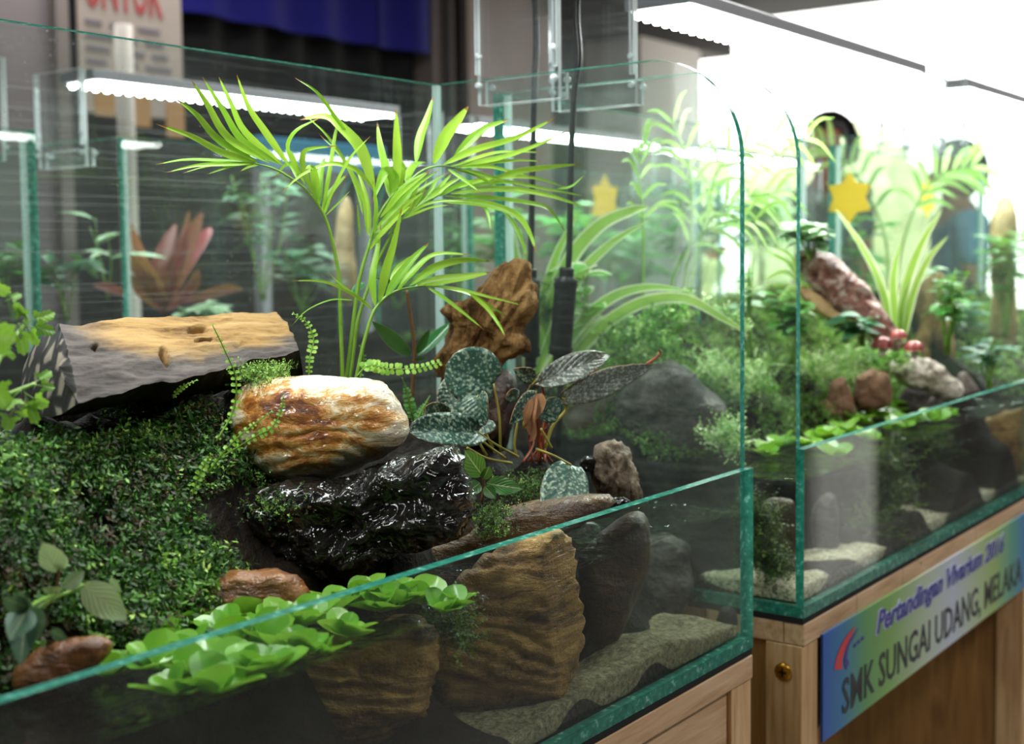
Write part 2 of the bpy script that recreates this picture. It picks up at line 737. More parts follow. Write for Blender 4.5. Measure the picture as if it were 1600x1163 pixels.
m = N_('led_light')
e = m.n('Emission')
e.inputs[0].default_value = (0.95, 1.0, 0.97, 1)
e.inputs[1].default_value = LED_POWER
MAT['led'] = m.done(e.outputs[0])
m = N_('bright_led_light')
e = m.n('Emission')
e.inputs[0].default_value = (0.97, 1.0, 0.96, 1)
e.inputs[1].default_value = LED_POWER * 1.7
MAT['led_bright'] = m.done(e.outputs[0])
MAT['alu'] = plain('lamp_aluminium', '#a9abb4', 0.45, 0.3, 0.05, 60, 0.05)
MAT['rubber'] = plain('black_rubber', '#15181a', 0.42, 0, 0.1, 80, 0.1)
MAT['brass'] = plain('brass_screw', '#b98a2c', 0.3, 0.9, 0.15, 200, 0.1)
MAT['dark_metal'] = plain('dark_recess', '#3a2a0c', 0.5, 0.4)

# wet white and rust stone: rust bands run up to the right, the water film gives the glints
m = N_('white_rust_stone')
rot_ = (0.0, 0.35, 0.6)
b1 = m.noise(m.coord('Object', (1.0, 2.2, 3.2), rot_), 24, 7, 0.66, 0.7)
b0 = m.noise(m.coord('Object', (1, 1, 1.3), rot_), 14, 3, 0.5, 0.3)
b2 = m.noise(m.coord('Object', (1.0, 2.5, 5.0), rot_), 80, 5, 0.65, 0.3)
sz = m.n('SeparateXYZ')
m.link(m.n('TexCoord').outputs['Generated'], sz.inputs[0])
zz = m.ramp(sz.outputs[2], [(0.0, 0.12), (0.25, 0.035), (0.5, 0.0), (0.80, 0.01), (0.97, 0.07)])
band = m.math('ADD', m.math('ADD', m.math('MULTIPLY', b1, 0.5), m.math('MULTIPLY', b0, 0.38)), m.math('MULTIPLY', b2, 0.14))
band = m.math('ADD', m.math('ADD', band, zz), 0.012)
col = m.ramp(band, [(0.37, '#3a1a0a'), (0.43, '#7d3f10'), (0.485, '#b87222'), (0.525, '#d9a456'), (0.56, '#efdcb8'), (0.64, '#f8efdd'), (0.75, '#faf3e6')])
film_ = m.noise(m.coord('Object'), 60, 2, 0.5, 1.5)
nb_ = m.bump(m.math('ADD', b1, m.math('MULTIPLY', b2, 0.5)), 0.6, 0.005)
nf_ = m.bump(film_, 0.9, 0.008)
b = m.n('BsdfPrincipled')
m.link(col, b.inputs['Base Color'])
b.inputs['Roughness'].default_value = .5
m.link(nb_, b.inputs['Normal'])
b.inputs['Coat Weight'].default_value = 0.9
b.inputs['Coat Roughness'].default_value = 0.04
m.link(nf_, b.inputs['Coat Normal'])
MAT['white_stone'] = m.done(b.outputs[0])


def stone(name, stops, scale=14, stretch=(1, 1, 3), rot=(0.1, 0.2, 0.3), rough=0.5, bump=0.7, bdist=0.006, coat=0.0, fine=90, spec=0.4):
    m = N_(name)
    c = m.coord('Object', stretch, rot)
    a = m.noise(c, scale, 7, 0.65, 0.4)
    b = m.noise(m.coord(), fine, 5, 0.7)
    f = m.math('ADD', m.math('MULTIPLY', a, 0.75), m.math('MULTIPLY', b, 0.28))
    col = m.ramp(f, stops)
    h = m.math('ADD', a, m.math('MULTIPLY', b, 0.5))
    return m.done(m.bsdf(col, rough, m.bump(h, bump, bdist), coat=coat, coat_rough=0.06, spec=spec))


MAT['brown_stone'] = stone('layered_brown_stone', [(0.32, '#1c1108'), (0.42, '#5e4020'), (0.50, '#9c7238'), (0.58, '#c49a58'), (0.72, '#6e5636')], 10, (1, 1, 5), (0.15, -0.25, 0.3), 0.5, 0.9, 0.010, 0.2)
MAT['wet_orange_stone'] = stone('wet_orange_stone', [(0.34, '#2a160a'), (0.45, '#744420'), (0.55, '#a06c3a'), (0.7, '#54381f')], 16, (1, 1, 3), (0.2, 0.1, 0.4), 0.35, 0.9, 0.006, 0.8)
MAT['dark_stone'] = stone('dark_brown_stone', [(0.3, '#120d08'), (0.5, '#3a2a18'), (0.65, '#5c4324'), (0.8, '#2c2014')], 12, (1, 1, 3), (0.1, 0.4, 0.1), 0.5, 0.8, 0.006, 0.2)
MAT['boulder'] = stone('dark_boulder', [(0.34, '#0c0a09'), (0.46, '#2a2422'), (0.56, '#544c48'), (0.68, '#8a8280')], 14, (1, 1, 2.5), (0.5, -0.5, 0.2), 0.5, 1.0, 0.010, 0.2)
MAT['pale_rock'] = stone('grooved_pale_brown_rock', [(0.34, '#1c150e'), (0.45, '#564838'), (0.55, '#8a7a66'), (0.66, '#b0a490')], 14, (3.4, 3.4, 1), (0.25, 0.2, 0.2), 0.6, 0.9, 0.008, 0.05)
MAT['white_rock'] = stone('pitted_white_rock', [(0.34, '#37302a'), (0.44, '#9b8f80'), (0.54, '#d8cfc2'), (0.7, '#efe8dd')], 22, (1, 1, 1.6), (0, 0, 0), 0.7, 1.0, 0.008)
MAT['red_brown_rock'] = stone('red_brown_rock', [(0.3, '#2d1a12'), (0.46, '#74503c'), (0.58, '#a57c64'), (0.72, '#6d5a44')], 14, (1, 1, 2), (0, 0.3, 0), 0.55, 0.8, 0.006)
MAT['grey_rock'] = stone('grey_rock', [(0.3, '#2a2622'), (0.5, '#6c645c'), (0.7, '#8f877e')], 14, (1, 1, 2), (0, 0.3, 0), 0.6)
MAT['pebble'] = stone('black_pebble', [(0.3, '#0a0b0c'), (0.7, '#24262a')], 14, (1, 1, 1), (0, 0, 0), 0.35)
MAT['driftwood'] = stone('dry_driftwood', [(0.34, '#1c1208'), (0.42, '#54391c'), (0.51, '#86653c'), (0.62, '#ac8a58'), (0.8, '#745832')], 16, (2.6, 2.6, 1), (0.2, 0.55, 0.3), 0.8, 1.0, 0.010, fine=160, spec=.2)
MAT['dark_driftwood'] = stone('dark_brown_driftwood', [(0.3, '#0c0705'), (0.5, '#2a190e'), (0.7, '#4a3018')], 10, (3, 3, 1), (0.2, 0.3, 0.3), 0.5, 0.9, 0.006, 0.2)  # darker brown than the trunk above it
MAT['red_log'] = stone('reddish_bark_log', [(0.36, '#2c130d'), (0.46, '#7a4636'), (0.53, '#a87866'), (0.60, '#dcc6ba'), (0.72, '#9a6a50')], 30, (1.0, 2.2, 2.2), (0, 0.8, 0.2), 0.4, 1.0, 0.010, 0.5, fine=120)
MAT['tan_wood'] = stone('tan_wood', [(0.3, '#5c4526'), (0.5, '#b39466'), (0.7, '#d2b98c')], 12, (1, 3, 3), (0, 0.3, 0.3), 0.6)

# black wet log: fibrous grain under a running film of water
m = N_('wet_black_log')
c = m.coord('Object', (1.0, 3.2, 3.2), (0, 0.1, 0.75))
a = m.noise(c, 18, 7, 0.66, 0.8)
film_ = m.noise(m.coord('Object', (0.8, 1.5, 1.5), (0, 0.1, 0.6)), 40, 1.5, 0.4, 1.8)
col = m.ramp(a, [(0.3, '#030302'), (0.55, '#0e0a08'), (0.72, '#1f1913'), (0.88, '#3a332c')])
n1 = m.bump(a, 0.9, 0.008)
n2 = m.bump(film_, 0.9, 0.012)
b = m.n('BsdfPrincipled')
m.link(col, b.inputs['Base Color'])
b.inputs['Roughness'].default_value = .5
b.inputs['Specular IOR Level'].default_value = .1
m.link(n1, b.inputs['Normal'])
b.inputs['Coat Weight'].default_value = 1.0
b.inputs['Coat Roughness'].default_value = 0.025
m.link(n2, b.inputs['Coat Normal'])
MAT['wet_log'] = m.done(b.outputs[0])

# sawn log: top, cut end, dark flank
m = N_('weathered_log_top')
c = m.coord('Object', (2.0, 16, 16), (0, 0, 0.30))
a = m.noise(c, 5.5, 8, 0.62, 0.5)
st = m.noise(m.coord('Object', (1.0, 2.4, 2.4), (0, 0, 0.3)), 8.0, 4, 0.6, 0.4)
wet = m.ramp(st, [(0.46, 0.0), (0.60, 1.0)])
fine = m.noise(m.coord('Object', (1.4, 16, 16), (0, 0, 0.30)), 16, 6, 0.7, 0.3)
a = m.math('ADD', m.math('MULTIPLY', a, 0.65), m.math('MULTIPLY', fine, 0.35))
wood = m.ramp(a, [(0.32, '#453018'), (0.40, '#80623a'), (0.48, '#9c7c4c'), (0.58, '#ae8e5c'), (0.72, '#c0a272')])
grey = m.ramp(a, [(0.34, '#1c1a1a'), (0.46, '#454242'), (0.58, '#645f5e'), (0.75, '#80766a')])
uvn = m.n('TexCoord').outputs['UV']
sp = m.n('SeparateXYZ')
m.link(uvn, sp.inputs[0])
edge_mask = m.ramp(m.math('ADD', sp.outputs[1], m.math('MULTIPLY', m.math('SUBTRACT', st, 0.5), 1.1)), [(0.18, 1.0), (0.42, 0.0)])
left_mask = m.ramp(m.math('ADD', m.math('ADD', sp.outputs[0], m.math('MULTIPLY', sp.outputs[1], 0.3)), m.math('MULTIPLY', m.math('SUBTRACT', st, 0.5), 0.5)), [(0.30, 1.0), (0.44, 0.0)])
mask = m.math('MAXIMUM', edge_mask, left_mask)
col = m.mix(m.math('MULTIPLY', mask, 0.95), wood, grey)
MAT['log_top'] = m.done(m.bsdf(col, 0.7, m.bump(a, 0.6, 0.005), spec=.25))
m = N_('log_cut_end')
c = m.coord('Object', (1, 1, 0.75), (0, 0, 0))
vd = m.voro(c, 70.0, 'DISTANCE_TO_EDGE')
vd = m.math('ADD', vd, m.math('MULTIPLY', m.math('SUBTRACT', m.noise(m.coord(), 60, 4), 0.5), 0.12))
cell = m.ramp(vd, [(0.12, '#2a2826'), (0.18, '#454446'), (0.25, '#9a9082'), (0.5, '#b0a48e')])
MAT['log_end'] = m.done(m.bsdf(cell, 0.55, m.bump(vd, 0.3, 0.003)))
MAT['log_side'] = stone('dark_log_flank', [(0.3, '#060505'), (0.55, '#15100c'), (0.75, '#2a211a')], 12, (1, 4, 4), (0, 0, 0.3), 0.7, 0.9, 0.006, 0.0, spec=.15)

m = N_('pale_sand')
a = m.voro(m.coord(), 420, out='Color')
bw = m.n('RGBToBW')
m.link(a, bw.inputs[0])
big = m.noise(m.coord(), 18, 5)
col = m.ramp(m.math('ADD', m.math('MULTIPLY', bw.outputs[0], 0.7), m.math('MULTIPLY', big, 0.35)), [(0.2, '#5e5440'), (0.45, '#a2977c'), (0.7, '#cfc6ae'), (0.95, '#e9e3d2')])
MAT['sand'] = m.done(m.bsdf(col, 0.8, m.bump(bw.outputs[0], 0.8, 0.002)))
MAT['sand_dark'] = stone('silty_sand', [(0.36, '#3c3626'), (0.48, '#6e664e'), (0.6, '#958c72'), (0.72, '#b0a88e')], 200, (1, 1, 1), (0, 0, 0), .85, .8, .002, 0, fine=600, spec=.2)
MAT['wet_brown_stone'] = stone('wet_brown_stone', [(0.3, '#140d06'), (0.45, '#43301a'), (0.56, '#6e5634'), (0.7, '#8a7450')], 12, (1, 1, 4), (0.15, -0.25, 0.3), 0.45, 0.9, 0.008, 0.7)
MAT['soil'] = stone('dark_wet_soil', [(0.3, '#050403'), (0.5, '#0f0a06'), (0.7, '#22180d')], 40, (1, 1, 1), (0, 0, 0), 0.6, 1.0, 0.006, 0.0, spec=.12)
MAT['moss'] = attr_leaf('moss_shoots', [(0.0, '#3a2c16'), (0.16, '#574828'), (0.24, '#1c3414'), (0.48, '#356028'), (0.74, '#55902f'), (0.92, '#8cbe48'), (1.0, '#b8dc6c')], 0.48)
MAT['moss2'] = attr_leaf('pale_moss_shoots', [(0.0, '#3b3818'), (0.2, '#46701f'), (0.6, '#76a83c'), (1.0, '#b8dc74')], 0.5)
MAT['creeper'] = attr_leaf('creeper_leaves', [(0.0, '#427a2a'), (0.5, '#78b846'), (1.0, '#c8e68c')], 0.4, 0.3)
MAT['pale_creeper'] = attr_leaf('pale_creeper_leaves', [(0.0, '#74a850'), (0.5, '#b4dc84'), (1.0, '#e4f2c0')], 0.4, 0.3)
MAT['waterweed'] = attr_leaf('water_moss', [(0.0, '#1c2a0c'), (0.5, '#3c5a16'), (1.0, '#6f8c2a')], 0.5, 0.25)

MAT['palm'] = leafmat('palm_leaflet', '#6ca82a', '#a6d04c', 0.30, 0.42, tipcol=('#8a5a2c', 0.985), scale=20)
MAT['palm_stem'] = plain('palm_stem', '#6f9a34', 0.4, 0, 0.15, 60, 0.1)
MAT['palm_far'] = leafmat('pale_palm_leaflet', '#7fb654', '#b9dc8a', 0.35, 0.4)
MAT['hoya'] = leafmat('dark_glossy_leaf', '#1f5a30', '#3a8048', 0.22, 0.15, vein=0.0, edge=('#a9c89a', 0.46), coat=0.4)
MAT['hoya_stem'] = plain('brown_stem', '#6b4a2a', 0.5, 0, 0.2, 90, 0.2)
MAT['begonia'] = leafmat('silver_mottled_leaf', '#22423a', '#3a6052', 0.36, 0.0, vein=-0.55, mottle=('#a4bca2', 430), edge=('#7c6a48', 0.485))
MAT['begonia_bronze'] = leafmat('silver_mottled_bronze_leaf', '#4c544c', '#727c72', 0.30, 0.0, vein=-0.4, mottle=('#b8c4b8', 460), edge=('#8a4a34', 0.485))  # base lightened to grey: the leaf's sheen is put into the colour
MAT['begonia_under'] = plain('leaf_underside_rust', '#a8642a', 0.5, 0, 0.2, 50, 0.1)
MAT['begonia_stalk'] = plain('yellow_green_stalk', '#9a9440', 0.45, 0, 0.2, 60, 0.1)
MAT['begonia_red_stalk'] = plain('red_brown_stalk', '#8e4426', 0.5, 0, 0.25, 60, 0.1)
MAT['dry_leaf'] = plain('dry_brown_leaf', '#93653c', 0.8, 0, 0.5, 120, 1.0)
MAT['fern'] = leafmat('fern_pinna', '#6fae2e', '#a4d450', 0.4, 0.35)
MAT['fern_dark'] = leafmat('fern_frond_dark', '#2f7a2a', '#52a03c', 0.4, 0.3)
MAT['float'] = leafmat('floating_leaf', '#5aa028', '#96cf4c', 0.32, 0.32, coat=0.3)
MAT['lobed'] = leafmat('lobed_celery_leaf', '#56942c', '#8ec648', 0.4, 0.35, vein=0.25)
MAT['pale_leaf'] = leafmat('pale_grey_green_leaf', '#6f9268', '#b6cba0', 0.4, 0.25, vein=0.5)
MAT['ivy'] = leafmat('grey_green_veined_leaf', '#35604c', '#5f8870', 0.4, 0.15, vein=0.75)
MAT['fitt'] = leafmat('veined_green_leaf', '#1d5a26', '#3a8236', 0.35, 0.2, vein=0.9)
MAT['spider'] = leafmat('striped_strap_leaf', '#86b54a', '#a8cf66', 0.35, 0.35, edge=('#e6f0cc', 0.33))
MAT['pothos'] = leafmat('white_edged_leaf', '#4d9a32', '#6fb848', 0.35, 0.3, edge=('#eef2dc', 0.30))
MAT['fitt_white'] = leafmat('white_veined_leaf', '#4f8f5a', '#a9cfa4', 0.35, 0.2, vein=0.9)
MAT['green'] = leafmat('green_leaf', '#2f7a34', '#64a84c', 0.4, 0.3)
MAT['teal_green'] = leafmat('blue_green_leaf', '#2d6a4c', '#4f9068', 0.4, 0.25)
MAT['cordyline'] = leafmat('red_leaf', '#6c1c24', '#b04450', 0.4, 0.35)
MAT['cap_red'] = plain('red_mushroom_cap', '#a8504a', 0.4, 0, 0.2, 60, 0.1, 0.3)
MAT['cap_stem'] = plain('pale_mushroom_stem', '#d8c8b0', 0.6)


m = N_('clear_silicone')
t = m.n('BsdfTranslucent')
t.inputs[0].default_value = lin('#dfeeec')
tr = m.n('BsdfTransparent')
tr.inputs[0].default_value = (.85, .95, .92, 1)
MAT['silicone'] = m.done(m.shmix(.35, m.shmix(.6, m.bsdf('#d5e6e4', .25), t.outputs[0]), tr.outputs[0]))

# ================================================================== THE ROOM
FLOOR_Z, CEIL_Z, WALL_Y = -0.82, 1.75, 3.2
MAT['floor'] = plain('grey_floor', '#8d8a86', 0.5, 0, 0.1, 6, 0.05)
MAT['ceiling'] = plain('dark_ceiling', '#1a171b', 0.9, 0, 0.1, 4, 0)
MAT['wall_pink'] = plain('pinkish_grey_plaster', '#b5a49e', 0.8, 0, 0.06, 4, 0.03)
MAT['wall_white'] = plain('white_plaster', '#d9d2cc', 0.8, 0, 0.06, 4, 0.03)
MAT['wall_grey'] = plain('grey_panel', '#6d6569', 0.7, 0, 0.06, 4, 0.03)
MAT['black_cloth'] = plain('black_cloth', '#0b0b0e', 0.9, 0, 0.1, 30, 0.2)
MAT['navy_cloth'] = plain('deep_blue_cloth', '#10107a', 0.85, 0, 0.15, 8, 0.1)
MAT['frame_grey'] = plain('grey_post', '#6f6663', 0.6, 0, 0.06, 10, 0.05)
MAT['dark_wall'] = plain('dark_recess_wall', '#2b2626', 0.85, 0, 0.1, 5, 0)
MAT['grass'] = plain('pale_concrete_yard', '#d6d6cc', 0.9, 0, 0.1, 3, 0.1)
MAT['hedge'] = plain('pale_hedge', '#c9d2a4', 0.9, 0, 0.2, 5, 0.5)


def wx(px):
    return A(px, 60, WALL_Y).x


struct('floor', box(G(), (-6, -6, FLOOR_Z - 0.1), (6.4, 3.4, FLOOR_Z)), MAT['floor'])
struct('ceiling', box(G(), (-6, -6, CEIL_Z), (6.4, 6, CEIL_Z + 0.1)), MAT['ceiling'])
struct('wall_left', box(G(), (-6.1, -6, FLOOR_Z), (-6, 3.3, CEIL_Z)), MAT['wall_white'])
struct('blocking_wall_right', box(G(), (6.3, -6, FLOOR_Z), (6.4, 1.25, CEIL_Z - .001)), MAT['wall_grey'])  # unseen wall, added to keep the bright outdoors out of pane reflections
struct('wall_front', box(G(), (-6, -6.1, FLOOR_Z), (6.3, -6, CEIL_Z)), MAT['wall_white'])
ZC = CEIL_Z - 0.001
struct('wall_back', box(G(), (-6, WALL_Y + 0.25, FLOOR_Z), (wx(980), WALL_Y + 0.35, ZC)), MAT['dark_wall'])
struct('wall_panel', box(G(), (wx(700) + .02, WALL_Y, FLOOR_Z), (wx(862), WALL_Y + 0.2, ZC)), MAT['wall_pink'])
struct('column_pink', box(G(), (wx(975), WALL_Y - 0.1, FLOOR_Z), (wx(1070), WALL_Y + 0.6, A(1030, 72, WALL_Y).z)), MAT['wall_white'])
struct('beam_dark', box(G(), (wx(868), WALL_Y - 0.12, A(1030, 72, WALL_Y).z + .001), (wx(1116), WALL_Y + 0.6, ZC)), MAT['dark_wall'])
g = G()
box(g, (wx(668), WALL_Y - 0.03, FLOOR_Z), (wx(700), WALL_Y + 0.15, ZC))
struct('column_grey', g, MAT['frame_grey'])
for k, px in enumerate((686, 712)):
    struct('trim_%d' % (k + 1), box(G(), (wx(px) - .012, WALL_Y - 0.045, FLOOR_Z), (wx(px) + .03, WALL_Y - 0.031 if k == 0 else WALL_Y - .001, ZC)), MAT['dark_wall'])
# grey panels and slim posts at far left
gx0, gx1 = A(-160, 60, 2.6).x, A(100, 60, 2.6).x
pp = thing('partition_panel', 'dark grey exhibition partition standing at the far left behind the tanks', 'partition', (gx1 - .5, 2.62, FLOOR_Z))
obj('panel', box(G(), (gx0, 2.6, FLOOR_Z), (gx1, 2.64, 1.5)), MAT['wall_grey'], pp, smooth=False)
obj('post', box(G(), (A(78, 60, 2.6).x, 2.57, FLOOR_Z), (A(98, 60, 2.6).x, 2.599, 1.52)), MAT['frame_grey'], pp, smooth=False)
# stage curtain: black with a blue pelmet
cu = thing('stage_curtain', 'black backdrop curtain with a deep blue upper band behind the tanks', 'curtain', (wx(470), WALL_Y + .1, FLOOR_Z))


def pleats(x0, x1, y, z0, z1, amp, per):
    g = G()
    n = int((x1 - x0) / per * 8)
    vs, fs = [], []
    for i in range(n + 1):
        x = x0 + (x1 - x0) * i / n
        yy = y + amp * math.sin(2 * pi * (x - x0) / per) + amp * .5 * math.sin(5.1 * x)
        vs += [(x, yy, z0), (x, yy, z1)]
    for i in range(n):
        fs.append((2 * i, 2 * i + 2, 2 * i + 3, 2 * i + 1))
    g.add(vs, fs)
    n0 = len(vs)
    g.add([(a, b + .012, c) for a, b, c in vs], [f[::-1] for f in fs])
    return g


obj('drape', pleats(wx(120), wx(667), WALL_Y + .08, FLOOR_Z, 1.70, .02, .22), MAT['black_cloth'], cu)
zb = A(470, 52, WALL_Y).z
obj('blue_pelmet', pleats(wx(235), wx(580), WALL_Y - .02, zb, 1.72, .02, .3), MAT['navy_cloth'], cu)
obj('blue_pelmet', pleats(wx(588), wx(664), WALL_Y - .02, zb + .0, 1.72, .02, .3), MAT['navy_cloth'], cu)

# outdoors past the edge of the roof
struct('ground', box(G(), (6.4, -30, FLOOR_Z - .2), (60, 40, FLOOR_Z - .06)), MAT['grass'])
for k, (hx, hy, hr, hz) in enumerate(((21, 8.4, 1.6, 1.7), (23, 14.2, 1.8, 2.2), (20, 3.6, 1.3, 1.5), (25, 20, 2.0, 2.4))):
    g = G()
    bm = bmesh.new()
    bmesh.ops.create_icosphere(bm, subdivisions=4, radius=1)
    for v in bm.verts:
        d = 1 + fbm(v.co * 2.6 + Vector((k * 5, 0, 0)), 5) * .55
        v.co = Vector((v.co.x * hr * d, v.co.y * hr * d, v.co.z * hz * d))
    g.add([v.co + Vector((hx, hy, FLOOR_Z + hz * .7)) for v in bm.verts], [tuple(v.index for v in f.verts) for f in bm.faces])
    bm.free()
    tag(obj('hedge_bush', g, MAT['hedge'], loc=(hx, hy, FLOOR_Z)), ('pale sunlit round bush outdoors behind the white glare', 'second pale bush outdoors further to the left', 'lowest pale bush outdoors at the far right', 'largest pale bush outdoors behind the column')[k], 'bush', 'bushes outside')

# ------------------------------------------------------------------ wall poster with red heading
px0, px1 = A(122, 40, 2.3), A(284, 60, 2.3)
MAT['poster'] = plain('beige_poster_paper', '#b3a59d', 0.7, 0, 0.1, 3, 0.02)
MAT['red_ink'] = plain('red_ink', '#b04a4c', 0.7, 0, 0.05, 5, 0)
MAT['grey_ink'] = plain('grey_ink', '#77717c', 0.7, 0, 0.05, 5, 0)
MAT['ochre_ink'] = plain('ochre_ink', '#b38a5c', 0.7, 0, 0.05, 5, 0)


def lettering(name, body, parent, M, size, mat, shear=0.0, extr=0.0004, bold=0.0, xs=1.0):
    cu_ = bpy.data.curves.new(name, 'FONT')
    cu_.body = body
    cu_.size = size
    cu_.shear = shear
    cu_.extrude = extr
    cu_.offset = bold
    cu_.resolution_u = 2
    t = bpy.data.objects.new('tmp', cu_)
    COL.objects.link(t)
    me = bpy.data.meshes.new_from_object(t.evaluated_get(bpy.context.evaluated_depsgraph_get()))
    bpy.data.objects.remove(t)
    me.materials.clear()
    me.materials.append(mat)
    for p in me.polygons:
        p.material_index = 0
    co = np.zeros(len(me.vertices) * 3)
    me.vertices.foreach_get('co', co)
    w = co[0::3].max() - co[0::3].min()
    o = put(me, name, parent, M @ Matrix.Diagonal((xs, 1, 1, 1)))
    return o, w


po = thing('poster', 'beige wall poster with a red heading and grey lines behind the left tank', 'poster', ((px0.x + px1.x) / 2, 2.3, px0.z - .7))
zt = A(200, -70, 2.3).z
zbm = A(200, 180, 2.3).z
obj('sheet', box(G(), (px0.x, 2.3, zbm), (px1.x, 2.306, zt)), MAT['poster'], po, smooth=False)
RX90 = Matrix.Rotation(pi / 2, 4, 'X')
hz = A(200, 18, 2.3).z
lettering('heading', 'UNTUK', po, Matrix.Translation((px0.x + .02, 2.2985, hz)) @ RX90, .17, MAT['red_ink'], bold=.004, xs=(px1.x - px0.x - .07) / .62)
for k in range(4):
    z = hz - .035 - k * .032
    x = px0.x + .02
    g = G()
    for q in range(3):
        L = (px1.x - px0.x - .05) * (0.18 + 0.12 * ((k * 3 + q * 5) % 4) / 3)
        box(g, (x, 2.298, z - .012), (min(x + L, px1.x - .02), 2.2995, z))
        x += L + .025
    obj('text_line', g, MAT['grey_ink'], po, smooth=False)
for k in range(3):
    x = px0.x + .04 + k * .11
    obj('picture_patch', box(G(), (x, 2.298, hz - .27 - .02 * k), (x + .06, 2.2995, hz - .2 - .01 * k)), MAT['ochre_ink'], po, smooth=False)
# white column in front of the poster's wall
cx0, cx1 = A(186, 200, 2.0).x, A(214, 200, 2.0).x
tag(obj('banner_pole', tube(G(), [(cx0 + .02, 2.0, FLOOR_Z), (cx0 + .02, 2.0, A(200, 40, 2.0).z)], .02, 16), MAT['wall_white'], loc=(cx0, 2.0, FLOOR_Z)), 'pale vertical pole in front of the beige poster', 'pole')

# ================================================================== GLASS TANKS
GH, GT = 0.50, 0.008


def prism(g, poly, axis, a, b, mi_face=0, mi_rim=1):
    """poly: 2-D outline; extruded along axis between a and b; faces and rim take different materials"""
    def P(u, v, w):
        return (w, u, v) if axis == 'X' else (u, w, v) if axis == 'Y' else (u, v, w)
    n = len(poly)
    vs = [P(u, v, a) for u, v in poly] + [P(u, v, b) for u, v in poly]
    fs = [tuple(range(n))[::-1], tuple(range(n, 2 * n))] + [(i, (i + 1) % n, n + (i + 1) % n, n + i) for i in range(n)]
    g.add(vs, fs, [mi_face, mi_face] + [mi_rim] * n)
    return g


def rect(u0, v0, u1, v1):
    return [(u0, v0), (u1, v0), (u1, v1), (u0, v1)]


def side_outline(y0, y1, z0, z1, r=0.088):
    """y0 = low open front, y1 = back; the upper front corner is rounded"""
    sgn = 1 if y1 > y0 else -1
    pts = [(y0, z0), (y1, z0), (y1, z1)]
    for k in range(15):
        a = pi / 2 * k / 14
        pts.append((y0 + sgn * (r - r * math.sin(a)), z1 - r + r * math.cos(a)))
    return pts


def tank(X0, X1, YF, YB, label, lip=0.155, H=GH, detail=True):
    """YF = open front with the low pane, YB = tall back pane"""
    s = 1 if YB > YF else -1
    t = thing('glass_tank', label, 'tank', ((X0 + X1) / 2, (YF + YB) / 2, 0), 'glass terrarium tanks')
    E = MAT['edge']
    y0, y1 = sorted((YF, YB))
    obj('base_pane', prism(G(), rect(X0, y0, X1, y1), 'Z', 0.0, 0.010), [MAT['glass'], E], t, smooth=False)
    f0, f1 = sorted((YF, YF + s * GT))
    obj('front_pane', prism(G(), rect(X0, 0.0102, X1, lip), 'Y', f0, f1), [MAT['glass_front'], E], t, smooth=False)
    b0, b1 = sorted((YB, YB - s * GT))
    obj('back_pane', prism(G(), rect(X0, 0.0102, X1, H), 'Y', b0, b1), [MAT['glass_back'], E], t, smooth=False)
    ys, ye = YF + s * GT, YB - s * GT
    for a in (X0, X1 - GT):
        obj('side_pane', prism(G(), side_outline(ys, ye, 0.0102, H), 'X', a, a + GT), [MAT['glass_side'], E], t, smooth=False)
        xa, xb = (a + GT + .0002, a + GT + .0062) if a == X0 else (a - .0062, a - .0002)
        q0, q1 = sorted((ye - s * .0002, ye - s * .0062))
        obj('silicone_seam', box(G(), (xa, q0, .011), (xb, q1, H - .002)), MAT['silicone'], t, smooth=False)
    return t


T1 = tank(-0.77, 0.0, 0.0, 0.3406, 'nearest open fronted glass tank holding the white stone and palm', lip=0.1534)
T2 = tank(0.1034, 0.872, 0.0, 0.348, 'second glass tank from the camera, over the sign with coloured lettering', lip=0.1556, H=.5024)
T3 = tank(0.975, 1.745, 0.0, 0.345, 'third glass tank in the front row, furthest to the right')
B1 = tank(-0.775, -0.005, 1.345, 1.0, 'glass tank in the back row at the far left')
B2 = tank(0.127, 0.895, 1.345, 1.0, 'glass tank in the back row holding the red leaved plant')
B3 = tank(1.0, 1.77, 1.345, 1.0, 'glass tank in the back row behind the second tank')
B4 = tank(1.873, 2.643, 1.345, 1.0, 'glass tank in the back row furthest to the right')


def film(X0, X1, y0, y1, level):
    """water body: rippled top, clear sides"""
    g = G()
    nx, ny = 60, 26
    vs = []
    for i in range(nx + 1):
        for j in range(ny + 1):
            x, y = X0 + (X1 - X0) * i / nx, y0 + (y1 - y0) * j / ny
            e = min(x - X0, X1 - x, y - y0, y1 - y)
            vs.append((x, y, level + 0.0022 * math.exp(-e / 0.003) + 0.0004 * noise.noise(Vector((x, y, 0)) * 60)))
    m = ny + 1
    g.add(vs, [(i * m + j, (i + 1) * m + j, (i + 1) * m + j + 1, i * m + j + 1) for i in range(nx) for j in range(ny)], 0)
    n0 = len(g.v)
    z0 = 0.0108
    g.add([(X0, y0, z0), (X1, y0, z0), (X1, y1, z0), (X0, y1, z0), (X0, y0, level), (X1, y0, level), (X1, y1, level), (X0, y1, level)],
          [(0, 3, 2, 1), (0, 1, 5, 4), (1, 2, 6, 5), (2, 3, 7, 6), (3, 0, 4, 7)], 1)
    return g


WL1, WL2 = 0.1153, 0.1210
e = .0005
w1 = obj('water', film(-0.77 + GT + e, -GT - e, GT + e, 0.3406 - GT - e, WL1), [MAT['water'], MAT['water_body']], loc=(-.38, .17, WL1))
tag(w1, 'shallow clear water filling the bottom of the nearest tank', 'water', kind='stuff')
w2 = obj('water', film(0.1034 + GT + e, 0.872 - GT - e, GT + e, 0.348 - GT - e, WL2), [MAT['water'], MAT['water_body']], loc=(.5, .17, WL2))
tag(w2, 'shallow water with floating plants in the second tank', 'water', kind='stuff')


